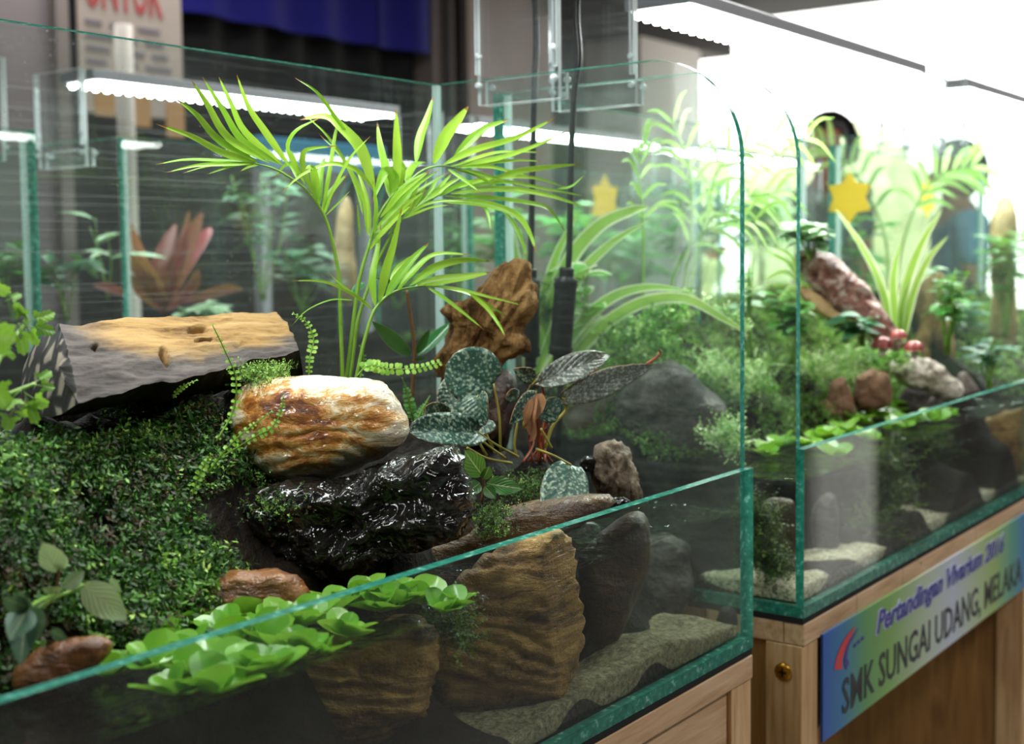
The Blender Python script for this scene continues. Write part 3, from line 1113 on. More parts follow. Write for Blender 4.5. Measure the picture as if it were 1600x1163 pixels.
# ------------------------------------------------------------------ LED lamps
def lamp(x0, x1, y0, y1, z0, z1, label, led='led'):
    t = thing('led_lamp', label, 'lamp', ((x0 + x1) / 2, (y0 + y1) / 2, z0), 'long lamps over the tanks')
    obj('housing', box(G(), (x0, y0, z0 + .003), (x1, y1, z1)), MAT['alu'], t, smooth=False, bevel=.0015)
    obj('diffuser', box(G(), (x0 + .012, y0 + .004, z0), (x1 - .012, y1 - .004, z0 + .0029)), MAT[led], t, smooth=False)
    n = int((x1 - x0) / .02)
    g = G()
    for i in range(n):
        x = x0 + .02 + (x1 - x0 - .04) * i / (n - 1)
        for yy in (y0 + .0035, y1 - .0035):
            vs, fs = [], []
            for k in range(8):
                a = 2 * pi * k / 8
                vs.append((x + .0055 * math.cos(a), yy + .0042 * math.sin(a), z0 - .0001))
                vs.append((x + .0035 * math.cos(a), yy + .0028 * math.sin(a), z0 - .003))
            for k in range(8):
                fs.append((2 * k, 2 * ((k + 1) % 8), 2 * ((k + 1) % 8) + 1, 2 * k + 1))
            fs.append(tuple(range(1, 16, 2)))
            g.add(vs, fs)
    o = obj('led_bulb', g, MAT[led], t)
    o['kind'] = 'stuff'
    return t


lamp(-.72, -.05, .135, .215, .575, .594, 'lit aluminium lamp hung over the nearest tank')
lamp(.15, .835, .142, .216, .575, .592, 'lit grey aluminium lamp crossing the upper right corner over the second tank', 'led_bright')
lamp(.862 + .16, 1.70, .142, .216, .575, .592, 'lit grey lamp over the third tank, beyond the end of the longer lamp', 'led_bright')
lamp(.150, .80, 1.09, 1.17, .585, .603, 'lit lamp in the back row, seen as a white streak through the back glass')
lamp(1.03, 1.74, 1.09, 1.17, .585, .603, 'lit lamp in the back row behind the second tank', 'led_bright')
lamp(1.90, 2.60, 1.09, 1.17, .585, .603, 'lit lamp furthest to the right in the back row', 'led_bright')
lamp(-.74, -.10, 1.09, 1.17, .585, .603, 'lit lamp over the far left tank in the back row')


def bolt(g, p, axis, r=.0032, h=.005):
    a = Vector(axis)
    tube(g, [Vector(p), Vector(p) + a * h], lambda u: r * (1 if u < .7 else .75), 10, 4)


def bracket(X, ya, yb, zb, zt, side, label, foot=0.0):
    """clear acrylic hanger: an upright plate beside the side glass, clamped on its top edge, carrying the lamp"""
    t = thing('acrylic_bracket', label, 'bracket', (X, (ya + yb) / 2, zb), 'clear brackets that carry the lamps')
    M = [MAT['acrylic'], MAT['acrylic_edge']]
    x0, x1 = sorted((X, X + side * .005))
    obj('plate', prism(G(), rect(ya, zb, yb, zt), 'X', x0, x1), M, t, smooth=False)
    for y in (ya, yb - .004):
        a0, a1 = sorted((X + side * .0052, X + side * .0095))
        obj('rib', prism(G(), rect(y, zb + .028, y + .004, zt), 'X', a0, a1), M, t, smooth=False)
    c0, c1 = sorted((X - side * .0065, X - side * .0115))
    obj('clamp', prism(G(), rect(ya, zb, yb, zb + .024), 'X', c0, c1), M, t, smooth=False)
    for y in (ya + .003, yb - .003):
        for z in (zb + .018, zb + .045):
            g = G()
            bolt(g, (X + side * .0055, y, z), (side, 0, 0))
            bolt(g, (X - side * .012, y, z), (-side, 0, 0), h=.0045) if z < zb + .03 else None
            obj('bolt', g, MAT['acrylic_edge'], t)
    return t


bracket(-GT - .0004, .185, .277, .475, .60, -1, 'clear acrylic bracket clamped on the nearest tank, left of the black cables')
bracket(.1034 - .0003, .172, .270, .478, .60, -1, 'clear acrylic bracket clamped on the second tank, right of the black cables')
bracket(.872 + .0003, .13, .225, .472, .59, 1, 'clear acrylic bracket at the far end of the second tank')
bracket(.127 - .0003, 1.075, 1.185, .465, .60, -1, 'clear acrylic bracket on the back row tank under the end of the white streak')
bracket(-.005 + .0003, 1.075, 1.185, .465, .60, 1, 'clear acrylic bracket on the back row tank at the far left edge')
bracket(.895 + .0003, 1.075, 1.185, .465, .60, 1, 'clear acrylic bracket at the right end of the back row streak of light')


# ------------------------------------------------------------------ cables hanging between the two tanks
def cable(pxs, X, plug, label):
    P = [AX(x, y, X) for x, y in pxs]
    t = thing('power_cable', label, 'cable', P[-1], 'cables hanging between the tanks')
    k = depth(P[2]) / FPX
    obj('cord', tube(G(), P, 5.0 * k, 10), MAT['rubber'], t)
    a, b, w = AX(plug[0][0], plug[0][1], X), AX(plug[1][0], plug[1][1], X), plug[2] * k

    def rr(u):
        base = w * (0.62 if u < .12 or u > .88 else 1.0)
        return base * (1.06 if int(u * 40) % 2 and (u < .2 or u > .8) else 0.95)
    obj('inline_connector', tube(G(), [a, a.lerp(b, .5), b], rr, 16, 41), MAT['rubber'], t)
    return t


cable([(834, -40), (838, 60), (835, 130), (833, 230), (831, 330), (829, 425), (828, 560), (832, 600), (836, 680)], .06, ((830, 420), (829, 575), 15), 'black cable with a ribbed connector just right of the driftwood stump')
cable([(905, -40), (901, 20), (905, 90), (898, 140), (893, 230), (891, 330), (888, 425), (878, 560), (874, 640), (872, 700)], .05, ((886, 418), (874, 572), 19), 'black cable with a thick connector, the right hand one of two')

# ================================================================== STANDS AND SIGN
m = N_('pale_pine')
c = m.coord('Object', (2.2, 30, 30))
a = m.noise(c, 4.0, 6, 0.6, 0.4)
col = m.ramp(a, [(0.3, '#b08a62'), (0.5, '#cda983'), (0.7, '#dcc0a0')])
MAT['pine'] = m.done(m.bsdf(col, 0.55, m.bump(a, .15, .001)))
m = N_('pale_pine_upright')
c = m.coord('Object', (30, 30, 2.2))
a = m.noise(c, 4.0, 6, 0.6, 0.4)
col = m.ramp(a, [(0.3, '#b08658'), (0.5, '#d0a878'), (0.7, '#e0c095')])
MAT['pine_v'] = m.done(m.bsdf(col, 0.55, m.bump(a, .15, .001)))
m = N_('brown_pine_panel')
c = m.coord('Object', (20, 20, 1.6))
a = m.noise(c, 4.0, 6, 0.6, 0.6)
kn = m.ramp(m.voro(m.coord('Object', (1, 5, 3)), 2.2), [(0.08, 1.0), (0.22, 0.0)])
col = m.mix(m.math('MULTIPLY', kn, .7), m.ramp(a, [(0.3, '#80582c'), (0.6, '#a0743e'), (0.8, '#b48a52')]), '#5c3a1a')
MAT['pine_b'] = m.done(m.bsdf(col, 0.6))
MAT['mat_black'] = plain('black_foam_mat', '#101312', 0.8)


def stand(X0, X1, label):
    t = thing('wooden_stand', label, 'stand', ((X0 + X1) / 2, .17, FLOOR_Z), 'pine stands under the tanks')
    zt = -.0062
    cuts = [X0 + f * (X1 - X0) for f in (0, .165, .333, .66, 1)]
    for a, b in zip(cuts[:-1], cuts[1:]):        # front trim boards, butt-jointed
        obj('board', box(G(), (a + .0006, .000, zt - .020), (b - .0006, .020, zt)), MAT['pine'], t, smooth=False, bevel=.001)
    for k in range(4):                           # top planks
        y0 = .0206 + k * .081
        obj('plank', box(G(), (X0, y0, zt - .020), (X1, y0 + .080, zt)), MAT['pine'], t, smooth=False, bevel=.001)
    for a in (X0, X1 - .036):
        for y0 in (.002, .30):
            obj('leg', box(G(), (a, y0, FLOOR_Z), (a + .036, y0 + .036, zt - .0205)), MAT['pine_v'], t, smooth=False, bevel=.001)
        obj('side_panel', box(G(), (a + .004, .0385, -.42), (a + .020, .2995, zt - .0205)), MAT['pine_b'], t, smooth=False)
    obj('rail', box(G(), (X0 + .0365, .006, -.118), (X1 - .0365, .020, zt - .0205)), MAT['pine'], t, smooth=False, bevel=.001)
    for y in (.020, .318):
        g = G()
        bolt(g, (X0 + .0005, y, -.053), (-1, 0, 0), .0085, .0030)
        s_ = obj('screw', g, MAT['brass'], t)
        q = G()
        box(q, (X0 - .0028, y - .0042, -.0542), (X0 - .0024, y + .0042, -.0518))
        box(q, (X0 - .0028, y - .0012, -.0572), (X0 - .0024, y + .0012, -.0488))
        obj('screw_slot', q, MAT['dark_metal'], s_, smooth=False)
    return t


stand(-.77, .0, 'pale pine stand under the nearest tank')
stand(.1034, .872, 'pine stand carrying the sign under the second tank')
stand(.975, 1.745, 'pine stand under the third tank at the far right')
tag(obj('foam_mat', box(G(), (-.77, .001, -.006), (0, .3406, -.0003)), MAT['mat_black'], smooth=False, loc=(-.38, .17, -.006)), 'thin black foam mat between the nearest tank and its stand', 'mat', 'black mats under the tanks')
tag(obj('foam_mat', box(G(), (.1034, .001, -.006), (.872, .348, -.0003)), MAT['mat_black'], smooth=False, loc=(.48, .17, -.006)), 'thin black foam mat under the second tank, above the sign', 'mat', 'black mats under the tanks')
tag(obj('foam_mat', box(G(), (.975, .001, -.006), (1.745, .345, -.0003)), MAT['mat_black'], smooth=False, loc=(1.36, .17, -.006)), 'thin black foam mat under the third tank', 'mat', 'black mats under the tanks')
# the back row stands on one long draped table
bt = thing('display_table', 'long cloth covered table under the back row of tanks', 'table', (.5, 1.17, FLOOR_Z))
obj('table_top', box(G(), (-.85, .97, -.03), (2.72, 1.375, -.0005)), MAT['pine'], bt, smooth=False)
obj('table_cloth', box(G(), (-.84, .975, FLOOR_Z), (2.71, 1.37, -.0305)), MAT['black_cloth'], bt, smooth=False)

# printed sign
SX0, SX1 = .1405, .826
SZT, SZB = -.0235, -.1265
m = N_('sign_print')
sp = m.n('SeparateXYZ')
m.link(m.n('TexCoord').outputs['UV'], sp.inputs[0])
col = m.ramp(sp.outputs[0], [(0.0, '#1556b4'), (0.07, '#2f78a8'), (0.15, '#5b9a5e'), (0.25, '#7fae58'), (0.42, '#b9c9b4'), (0.55, '#c3cbe0'), (0.68, '#b4c8a0'), (0.78, '#9fc070'), (0.90, '#57a08c'), (1.0, '#2a74c0')])
MAT['sign'] = m.done(m.bsdf(col, .45))
MAT['sign_navy'] = plain('navy_print', '#3b3f92', .5, 0, 0, 5, 0)
MAT['sign_halo'] = plain('white_print', '#c3c8ea', .5, 0, 0, 5, 0)
MAT['sign_black'] = plain('dark_print', '#22262c', .5, 0, 0, 5, 0)
MAT['sign_red'] = plain('red_print', '#d23a44', .5, 0, 0, 5, 0)
sg = thing('sign_board', 'blue and green printed sign with competition lettering on the pine stand', 'sign', ((SX0 + SX1) / 2, -.001, SZB))
g = G()
g.add([(SX0, -.0030, SZB), (SX1, -.0030, SZB), (SX1, -.0030, SZT), (SX0, -.0030, SZT), (SX0, -.0006, SZB), (SX1, -.0006, SZB), (SX1, -.0006, SZT), (SX0, -.0006, SZT)],
      [(0, 1, 2, 3), (5, 4, 7, 6), (4, 0, 3, 7), (1, 5, 6, 2), (3, 2, 6, 7), (4, 5, 1, 0)], 0, [(0, 0), (1, 0), (1, 1), (0, 1)] * 2)
obj('sheet', g, MAT['sign'], sg, smooth=False)


def sign_text(name, body, x0, x1, z, size, mat, y, bold=0.0, shear=0.0):
    o, w = lettering(name, body, sg, Matrix.Translation((x0, y, z)) @ RX90, size, mat, shear, .0002, bold)
    s = (x1 - x0) / w
    o.matrix_local = Matrix.Translation(Vector((x0, y, z)) - origin(sg)) @ RX90 @ Matrix.Diagonal((s, 1, 1, 1))


sign_text('heading_outline', 'Pertandingan Vivarium 2016', .271, .719, -.0555, .0315, MAT['sign_halo'], -.0032, .0018, .3)
sign_text('heading', 'Pertandingan Vivarium 2016', .2735, .7165, -.0555, .0315, MAT['sign_navy'], -.0037, .0008, .3)
sign_text('school_name', 'SMK SUNGAI UDANG, MELAKA', .185, .803, -.1135, .049, MAT['sign_black'], -.0033, .0006)


def swoosh(g, pts, wid, y):
    c2 = cr([Vector((p[0], 0, p[1])) for p in pts], 20)
    T = tangents(c2)
    vs = []
    for i, (p, t) in enumerate(zip(c2, T)):
        n = Vector((-t.z, 0, t.x))
        w = wid * (1 - (i / 19)) ** .7
        vs += [(p.x - n.x * w, y, p.z - n.z * w), (p.x + n.x * w, y, p.z + n.z * w)]
    g.add(vs, [(2 * i, 2 * i + 2, 2 * i + 3, 2 * i + 1) for i in range(19)])
    g.add([(a, b + .0004, c) for a, b, c in vs], [(2 * i, 2 * i + 1, 2 * i + 3, 2 * i + 2) for i in range(19)])


g = G()
swoosh(g, [(.1760, -.0660), (.1790, -.056), (.1950, -.0435), (.2190, -.0345)], .0100, -.0034)
obj('logo_red', g, MAT['sign_red'], sg)
g = G()
swoosh(g, [(.1985, -.0690), (.1935, -.060), (.2020, -.0480), (.2260, -.0375)], .0050, -.0036)
obj('logo_navy', g, MAT['sign_navy'], sg)
g = G()
for k in range(3):
    box(g, (.214 + k * .010, -.0036, -.0545 + .001 * k), (.221 + k * .010, -.0032, -.0510 + .001 * k))
obj('logo_small_type', g, MAT['sign_navy'], sg, smooth=False)

for X_, sd_, lab_ in ((1.0 - .0004, -1, 'at the near end of the back row tank behind the second tank'), (1.77 + .0004, 1, 'at the far end of the back row tank behind the second tank'), (1.873 - .0004, -1, 'at the near end of the last back row tank'), (2.643 + .0004, 1, 'at the far end of the last back row tank'), (.975 - .0004, -1, 'at the near end of the third front row tank'), (1.745 + .0004, 1, 'at the far end of the third front row tank'), (-.77 - .0004, -1, 'at the left end of the nearest tank')):
    fr_ = X_ in (.975 - .0004, 1.745 + .0004, -.77 - .0004)
    bracket(X_, .13 if fr_ else 1.075, .225 if fr_ else 1.185, .472, .592 if fr_ else .60, sd_, 'clear acrylic bracket ' + lab_)

# ================================================================== NEAREST TANK: GROUND
def idw(ctrl, pw=3.0):
    P = np.array([(p[0], p[1], p[2]) for p in ctrl])

    def h(x, y):
        d = np.hypot(P[:, 0][None] - np.atleast_1d(x)[:, None], P[:, 1][None] - np.atleast_1d(y)[:, None]) + 1e-4
        w = 1 / d ** pw
        return (w * P[:, 2][None]).sum(1) / w.sum(1)
    return h


ctrl = [tuple(A(*q)) for q in (
    (60, 960, .135), (150, 930, .14), (250, 900, .145), (330, 880, .145), (100, 860, .15), (200, 830, .16), (300, 800, .165), (0, 830, .15), (50, 760, .17),
    (150, 740, .185), (250, 730, .19), (330, 730, .185), (0, 690, .19), (100, 690, .20), (200, 680, .21), (300, 640, .22), (350, 640, .21), (420, 600, .22), (760, 700, .175), (840, 712, .125), (700, 695, .2), (890, 742, .12), (660, 660, .26), (740, 660, .25), (800, 690, .2))]
ctrl += [(x, .118, .112) for x in (-.70, -.62, -.56, -.50, -.44)] + [(x, .085, .02) for x in (-.7, -.6, -.5, -.4, -.3, -.2, -.1)] + [(x, y, .004) for x in (-.7, -.6, -.5, -.4, -.3, -.2, -.1, -.03) for y in (.02, .055)]
ctrl += [tuple(A(*q)) for q in ((60, 650, .25), (150, 648, .25), (250, 622, .26), (350, 600, .27), (430, 590, .27))] + [(x, .31, .25) for x in (-.65, -.55, -.45, -.35)]
ctrl += [(-.7, .2, .21), (-.7, .3, .23), (-.36, .2, .185), (-.36, .28, .2), (-.28, .3, .195), (-.28, .22, .18),
         (-.2, .3, .175), (-.12, .3, .13), (-.22, .12, .128), (-.1, .14, .11), (-.08, .25, .09),
         (-.03, .2, .02), (-.03, .3, .03), (-.3, .13, .14), (-.4, .13, .135), (-.4, .16, .16)]


def terrain(ctrl, x0, x1, y0, y1, nx, ny, passes=5):
    """smoothed height grid through the control points and a sampler for it"""
    xs, ys = np.linspace(x0, x1, nx), np.linspace(y0, y1, ny)
    XX, YY = np.meshgrid(xs, ys, indexing='ij')
    ZZ = idw(ctrl)(XX.ravel(), YY.ravel()).reshape(nx, ny)
    for _ in range(passes):
        Q = np.pad(ZZ, 1, mode='edge')
        ZZ = (Q[:-2, 1:-1] + Q[2:, 1:-1] + Q[1:-1, :-2] + Q[1:-1, 2:] + 4 * ZZ) / 8

    def h(x, y):
        fx = np.clip((np.atleast_1d(x) - x0) / (x1 - x0) * (nx - 1), 0, nx - 1.001)
        fy = np.clip((np.atleast_1d(y) - y0) / (y1 - y0) * (ny - 1), 0, ny - 1.001)
        i, j = fx.astype(int), fy.astype(int)
        a, b = fx - i, fy - j
        return ZZ[i, j] * (1 - a) * (1 - b) + ZZ[i + 1, j] * a * (1 - b) + ZZ[i, j + 1] * (1 - a) * b + ZZ[i + 1, j + 1] * a * b
    return XX, YY, ZZ, h


def skirt(g, nx, ny, z=.0106):
    """close the rim of a height grid down to the tank floor"""
    rim = [i * ny for i in range(nx)] + [(nx - 1) * ny + j for j in range(1, ny)] + [i * ny + ny - 1 for i in range(nx - 2, -1, -1)] + [j for j in range(ny - 2, 0, -1)]
    n = len(rim)
    low = [(g.v[i][0], g.v[i][1], z) for i in rim]
    o = len(g.v)
    g.add(low, [])
    for k in range(n):
        a, b = rim[k], rim[(k + 1) % n]
        g.f.append((a, o + k, o + (k + 1) % n, b))
        g.m.append(0)
    return g


nx, ny = 110, 60
XX, YY, ZZ, H1 = terrain(ctrl, -.760, -.010, .010, .330, nx, ny)
g = G()
vs = []
for i in range(nx):
    for j in range(ny):
        p = Vector((XX[i, j], YY[i, j], 0))
        vs.append((p.x, p.y, max(.0112, ZZ[i, j] + .010 * fbm(p * 36, 5) * min(1, max(0, (ZZ[i, j] - .03) / .05)))))
g.add(vs, [(i * ny + j, (i + 1) * ny + j, (i + 1) * ny + j + 1, i * ny + j + 1) for i in range(nx - 1) for j in range(ny - 1)])
soil = obj('soil_bank', skirt(g, nx, ny), MAT['soil'], loc=(-.4, .2, .02))
tag(soil, 'dark wet soil bank sloping behind the stones in the nearest tank', 'soil', kind='stuff')

g = G()
vs = []
for i in range(nx):
    for j in range(ny):
        p = Vector((XX[i, j], YY[i, j], 0))
        hump = .018 * math.exp(-((p.x + .13) / .05) ** 2 - ((p.y - .03) / .03) ** 2) + .010 * math.exp(-((p.x + .24) / .06) ** 2 - ((p.y - .02) / .03) ** 2)
        vs.append((p.x, p.y, .020 + hump + .003 * fbm(p * 30, 3)))
g.add(vs, [(i * ny + j, (i + 1) * ny + j, (i + 1) * ny + j + 1, i * ny + j + 1) for i in range(nx - 1) for j in range(ny - 1)])
tag(obj('sand_bed', skirt(g, nx, ny), MAT['sand_dark'], loc=(-.4, .17, .012)), 'pale sand bed under water in the nearest tank', 'sand', kind='stuff')


# ------------------------------------------------------------------ stones
def rock(name, label, px, c3, thick, mat, cat='stone', group=None, **kw):
    g = G()
    C = blob(g, px, c3, thick, **kw)
    if -.005 < C.y < .36 and C.x < 1.9:
        g.v = [(x, min(max(y, .0105), .330), z) for x, y, z in g.v]
    zmin = min(v[2] for v in g.v)
    return tag(obj(name, g, mat, loc=(C.x, C.y, zmin)), label, cat, group)


rock('white_stone', 'wet white stone streaked with rust orange, resting on the black log', [(366, 625), (385, 600), (420, 590), (480, 588), (520, 592), (575, 591), (600, 597), (618, 620), (630, 645), (638, 668), (632, 690), (600, 715), (560, 732), (510, 750), (470, 755), (430, 752), (400, 738), (385, 712), (362, 690), (356, 655)],
     A(500, 680, .165), (.045, .04), MAT['white_stone'], amp=.05, freq=2.6, nlat=44, nlon=120, pw=.5, strata=.035, sdir=(.25, .1, 1), oct=6)
rock('wet_log', 'black wet log glistening with water below the white stone', [(372, 782), (400, 765), (470, 752), (540, 748), (620, 720), (690, 700), (722, 706), (715, 730), (742, 762), (735, 790), (742, 830), (700, 845), (640, 862), (580, 880), (540, 905), (500, 918), (455, 905), (420, 880), (390, 850), (368, 815)],
     A(560, 815, .115), (.035, .05), MAT['wet_log'], cat='log', amp=.10, freq=3.4, nlat=56, nlon=150, pw=.5, ridge=(Vector((.93, .28, .22)), 1.3, .13), seed=3, oct=4)
rock('brown_stone', 'large layered golden brown stone standing under water near the middle', [(690, 985), (700, 930), (730, 890), (800, 850), (870, 825), (893, 850), (898, 905), (915, 985), (905, 1045), (880, 1100), (760, 1140), (685, 1120), (675, 1040)],
     A(790, 960, .052), (.030, .035), MAT['brown_stone'], amp=.10, freq=3, nlat=60, nlon=130, pw=.42, strata=.08, sdir=(.3, .1, 1), seed=5, oct=6, tilt=.22)
rock('brown_stone', 'layered brown stone under water left of the golden one', [(470, 1010), (520, 985), (590, 972), (650, 965), (684, 985), (682, 1040), (668, 1120), (560, 1170), (470, 1160), (450, 1080)],
     A(580, 1060, .072), (.024, .03), MAT['brown_stone'], amp=.10, freq=3, nlat=50, nlon=110, pw=.42, strata=.08, sdir=(.3, .1, 1), seed=6, oct=6, tilt=.22)
rock('dark_stone', 'dark brown upright stone under water behind the pane, right of the black gap', [(903, 870), (930, 835), (985, 800), (1012, 800), (1018, 880), (985, 960), (962, 1012), (930, 1034), (916, 1000), (908, 930)],
     A(955, 910, .055), (.022, .04), MAT['dark_stone'], amp=.1, freq=2.6, pw=.45, strata=.03, seed=8)
rock('shelf_stone', 'flat wet brown stone shelf just above the water behind the low pane', [(560, 905), (640, 862), (720, 830), (790, 792), (860, 778), (930, 770), (985, 775), (960, 800), (880, 830), (800, 860), (700, 890), (620, 915)],
     A(790, 835, .10), (.028, .05), MAT['wet_brown_stone'], amp=.08, freq=3, pw=.5, strata=.02, seed=9)
rock('orange_stone', 'wet orange brown stone at the waterline below the moss', [(292, 945), (318, 912), (360, 893), (430, 889), (466, 900), (494, 938), (470, 962), (380, 975), (310, 968)],
     A(400, 930, .112), (.02, .03), MAT['wet_orange_stone'], amp=.1, freq=3, seed=11, strata=.04)
rock('orange_stone', 'blurred brown stone in the lower left corner at the waterline', [(22, 1045), (60, 1015), (110, 996), (160, 992), (180, 1006), (165, 1030), (120, 1060), (60, 1085), (20, 1080)],
     A(100, 1040, .083), (.014, .025), MAT['wet_orange_stone'], amp=.1, freq=3, seed=12, strata=.04)
rock('pale_rock', 'grooved pale brown rock standing on end behind the low pane', [(925, 722), (932, 700), (945, 690), (965, 690), (985, 705), (993, 735), (1003, 775), (1000, 784), (960, 786), (935, 775), (924, 750)],
     A(960, 745, .085), (.014, .018), MAT['pale_rock'], amp=.10, freq=3, pw=.5, ridge=(Vector((.25, .2, -.95)), 1.3, .14), seed=14)
rock('small_dark_stone', 'small dark wet stone beside the grooved pale rock', [(905, 722), (915, 712), (932, 714), (936, 730), (925, 742), (908, 738)], A(920, 728, .10), .008, MAT['wet_log'], seed=15)
rock('wet_gravel', 'rough wet dark stone between the hanging leaf and the log', [(805, 815), (825, 795), (862, 792), (900, 800), (960, 775), (1000, 782), (975, 800), (920, 815), (880, 835), (830, 850), (800, 845)],
     A(880, 815, .075), (.010, .02), MAT['wet_log'], amp=.16, freq=5, seed=16)
rock('black_pebble', 'dark rounded pebble on the sand at the right end of the nearest tank', [(1118, 975), (1125, 950), (1140, 945), (1150, 955), (1154, 975), (1140, 992), (1122, 996)], A(1136, 972, .05), .012, MAT['pebble'], amp=.06, seed=17)
rock('dark_stone', 'low dark stone half buried in the sand before the gap', [(990, 1010), (1005, 1000), (1030, 1003), (1030, 1020), (1010, 1030), (990, 1026)], A(1010, 1015, .03), .010, MAT['dark_stone'], amp=.1, seed=18)
rock('dark_stone', 'black shadowed boulder under water at the back of the nearest tank', [(960, 880), (985, 850), (1040, 830), (1075, 850), (1085, 930), (1060, 985), (1000, 985), (965, 950)], A(1020, 910, .14), (.03, .05), MAT['boulder'], amp=.12, seed=19)

# ------------------------------------------------------------------ driftwood stump
st = thing('driftwood_stump', 'dry brown driftwood stump leaning behind the silver mottled leaves', 'driftwood', A(760, 590, .20))
g = G()
blob(g, [(690, 487), (706, 476), (738, 466), (758, 440), (785, 418), (806, 407), (822, 406), (826, 420), (822, 440), (834, 455), (836, 468), (830, 490), (812, 520), (828, 532), (826, 548), (790, 562), (770, 590), (735, 620), (700, 600), (676, 578), (680, 555), (700, 540), (708, 512), (702, 502)],
     A(765, 510, .20), (.024, .026), amp=.10, freq=3, nlat=50, nlon=150, pw=.55, ridge=(Vector((.45, -.1, .88)), 1.6, .16), seed=21, oct=6)
obj('trunk', g, MAT['driftwood'], st)
g = G()
blob(g, [(740, 600), (770, 575), (800, 580), (806, 610), (800, 660), (790, 700), (740, 710), (720, 670)], A(768, 640, .18), (.02, .02), amp=.12, freq=3, ridge=(Vector((.2, 0, .95)), 1.5, .15), seed=22)
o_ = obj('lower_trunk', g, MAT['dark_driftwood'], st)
o_['label'] = 'dark lower part of the stump'

# ------------------------------------------------------------------ sawn log
lg = thing('sawn_log', 'half log with a weathered tan top and grey cut end at upper left', 'log', A(280, 640, .2))
FL, FR, BR, BL = A(122, 630, .165), A(466, 547, .215), A(432, 487, .285), A(92, 506, .225)
nu, nv = 170, 50
hol = [(.10, .62, .012, .016), (.55, .72, .040, .022), (.55, .50, .038, .013), (.36, .33, .016, .05)]   # knot holes and splits (u, v, half sizes)


def topz(u, v):
    z = .0016 * fbm(Vector((u * 3, v * 10, 1.7)), 4) + .0009 * fbm(Vector((u * 8, v * 34, 3.7)), 4) + .003 * math.sin(pi * v)
    for a, b, c, d in hol:
        q = ((u - a) / c) ** 2 + ((v - b - (u - a) * .3) / (d * 2.2)) ** 2
        z -= .016 * math.exp(-q * q)
    return z


up = (BL - FL).cross(FR - FL).normalized() * -1
if up.z < 0:
    up = -up
g = G()
vs, uv = [], []
for i in range(nu + 1):
    for j in range(nv + 1):
        u, v = i / nu, j / nv
        p = FL.lerp(FR, u).lerp(BL.lerp(BR, u), v)
        wob = .0045 * fbm(Vector((v * 4, 9.1, 0)), 3) * (1 if u > .95 else 0) + .005 * fbm(Vector((u * 5, 3.3, 0)), 4) * (1 - abs(2 * v - 1)) * 0
        e0 = .004 * fbm(Vector((u * 6, 0, 5)), 4) * (1 - v) - .004 * fbm(Vector((u * 6, 4, 5)), 4) * v
        vs.append(p + up * topz(u, v) + (BL - FL).normalized() * e0 + (FR - FL).normalized() * wob)
        uv.append((u, v))
m_ = nv + 1
g.add(vs, [(i * m_ + j, (i + 1) * m_ + j, (i + 1) * m_ + j + 1, i * m_ + j + 1) for i in range(nu) for j in range(nv)], 0, uv)
# flanks follow a half-round belly down to the soil
nb = 14
rows = []
BV0 = A(34, 618, .262) - (FL + BL) / 2
BV1 = A(462, 585, .275) - (FR + BR) / 2
for i in range(nu + 1):
    a, b = Vector(vs[i * m_]), Vector(vs[i * m_ + nv])
    c = (a + b) / 2
    half = (b - a) / 2
    row = []
    for k in range(nb + 1):
        th = pi * k / nb
        u = i / nu
        q = c - half * math.cos(th) * (1 + .05 * math.sin(th)) + BV0.lerp(BV1, u) * math.sin(th) ** .75
        q += Vector((0, 0, 1)) * (.004 * fbm(Vector((u * 14, k * .5, 2)), 4)) * math.sin(th)
        row.append(q)
    rows.append(row)
g.add([q for r in rows for q in r], [(i * (nb + 1) + k, i * (nb + 1) + k + 1, (i + 1) * (nb + 1) + k + 1, (i + 1) * (nb + 1) + k) for i in range(nu) for k in range(nb)], 1)
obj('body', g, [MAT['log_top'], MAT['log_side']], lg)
for nm, row, sgn in (('cut_end', rows[0], -1), ('broken_end', rows[-1], 1)):
    g = G()
    top = [Vector(vs[(0 if sgn < 0 else nu) * m_ + j]) for j in range(nv + 1)][::-1]
    ring = row + top[1:-1]
    c = sum(ring, Vector()) / len(ring)
    out = (FL - FR).normalized() * (.004 if sgn < 0 else -.004)
    mid = [c.lerp(q, .6) + out * .8 + out * fbm(q * 60, 3) for q in ring]
    n_ = len(ring)
    g.add(ring + mid + [c + out], [(i, (i + 1) % n_, n_ + (i + 1) % n_, n_ + i) for i in range(n_)] + [(n_ + i, n_ + (i + 1) % n_, 2 * n_) for i in range(n_)])
    o_ = obj(nm, g, MAT['log_end'] if sgn < 0 else MAT['log_side'], lg)
    if sgn < 0:
        o_['label'] = 'grey cut end with pale cells'

# ------------------------------------------------------------------ moss
SP = [sprig_template(7, .0030, .0013, .0075, k) for k in range(6)]
SPL = [sprig_template(9, .0042, .0016, .012, 20 + k) for k in range(4)]


def normals_of(hf, x, y, e=.004):
    gx = (hf(x + e, y) - hf(x - e, y)) / (2 * e)
    gy = (hf(x, y + e) - hf(x, y - e)) / (2 * e)
    n = np.stack([-gx, -gy, np.ones_like(gx)], 1)
    return n / np.linalg.norm(n, axis=1, keepdims=True)


def moss_on(hf, x, y, temps, smin, smax, name, label, mat, lift=0.0, rs=None, loc=(0, 0, 0), tilt=.7, group=None):
    z = hf(x, y) + lift
    P = np.stack([x, y, z], 1)
    V, F, R = scatter(P, normals_of(hf, x, y), temps, smin, smax, tilt, rs)
    o = bpy.data.objects.new(name, fast_mesh(name, V, F, mat, R, off=loc))
    COL.objects.link(o)
    o.location = loc
    return tag(o, label, 'moss', group, kind='stuff')


def nz2(x, y, f, sd=0.0):
    return np.array([noise.fractal(Vector((a * f + sd, b * f, sd)), 1.0, 2.0, 3) for a, b in zip(x, y)])


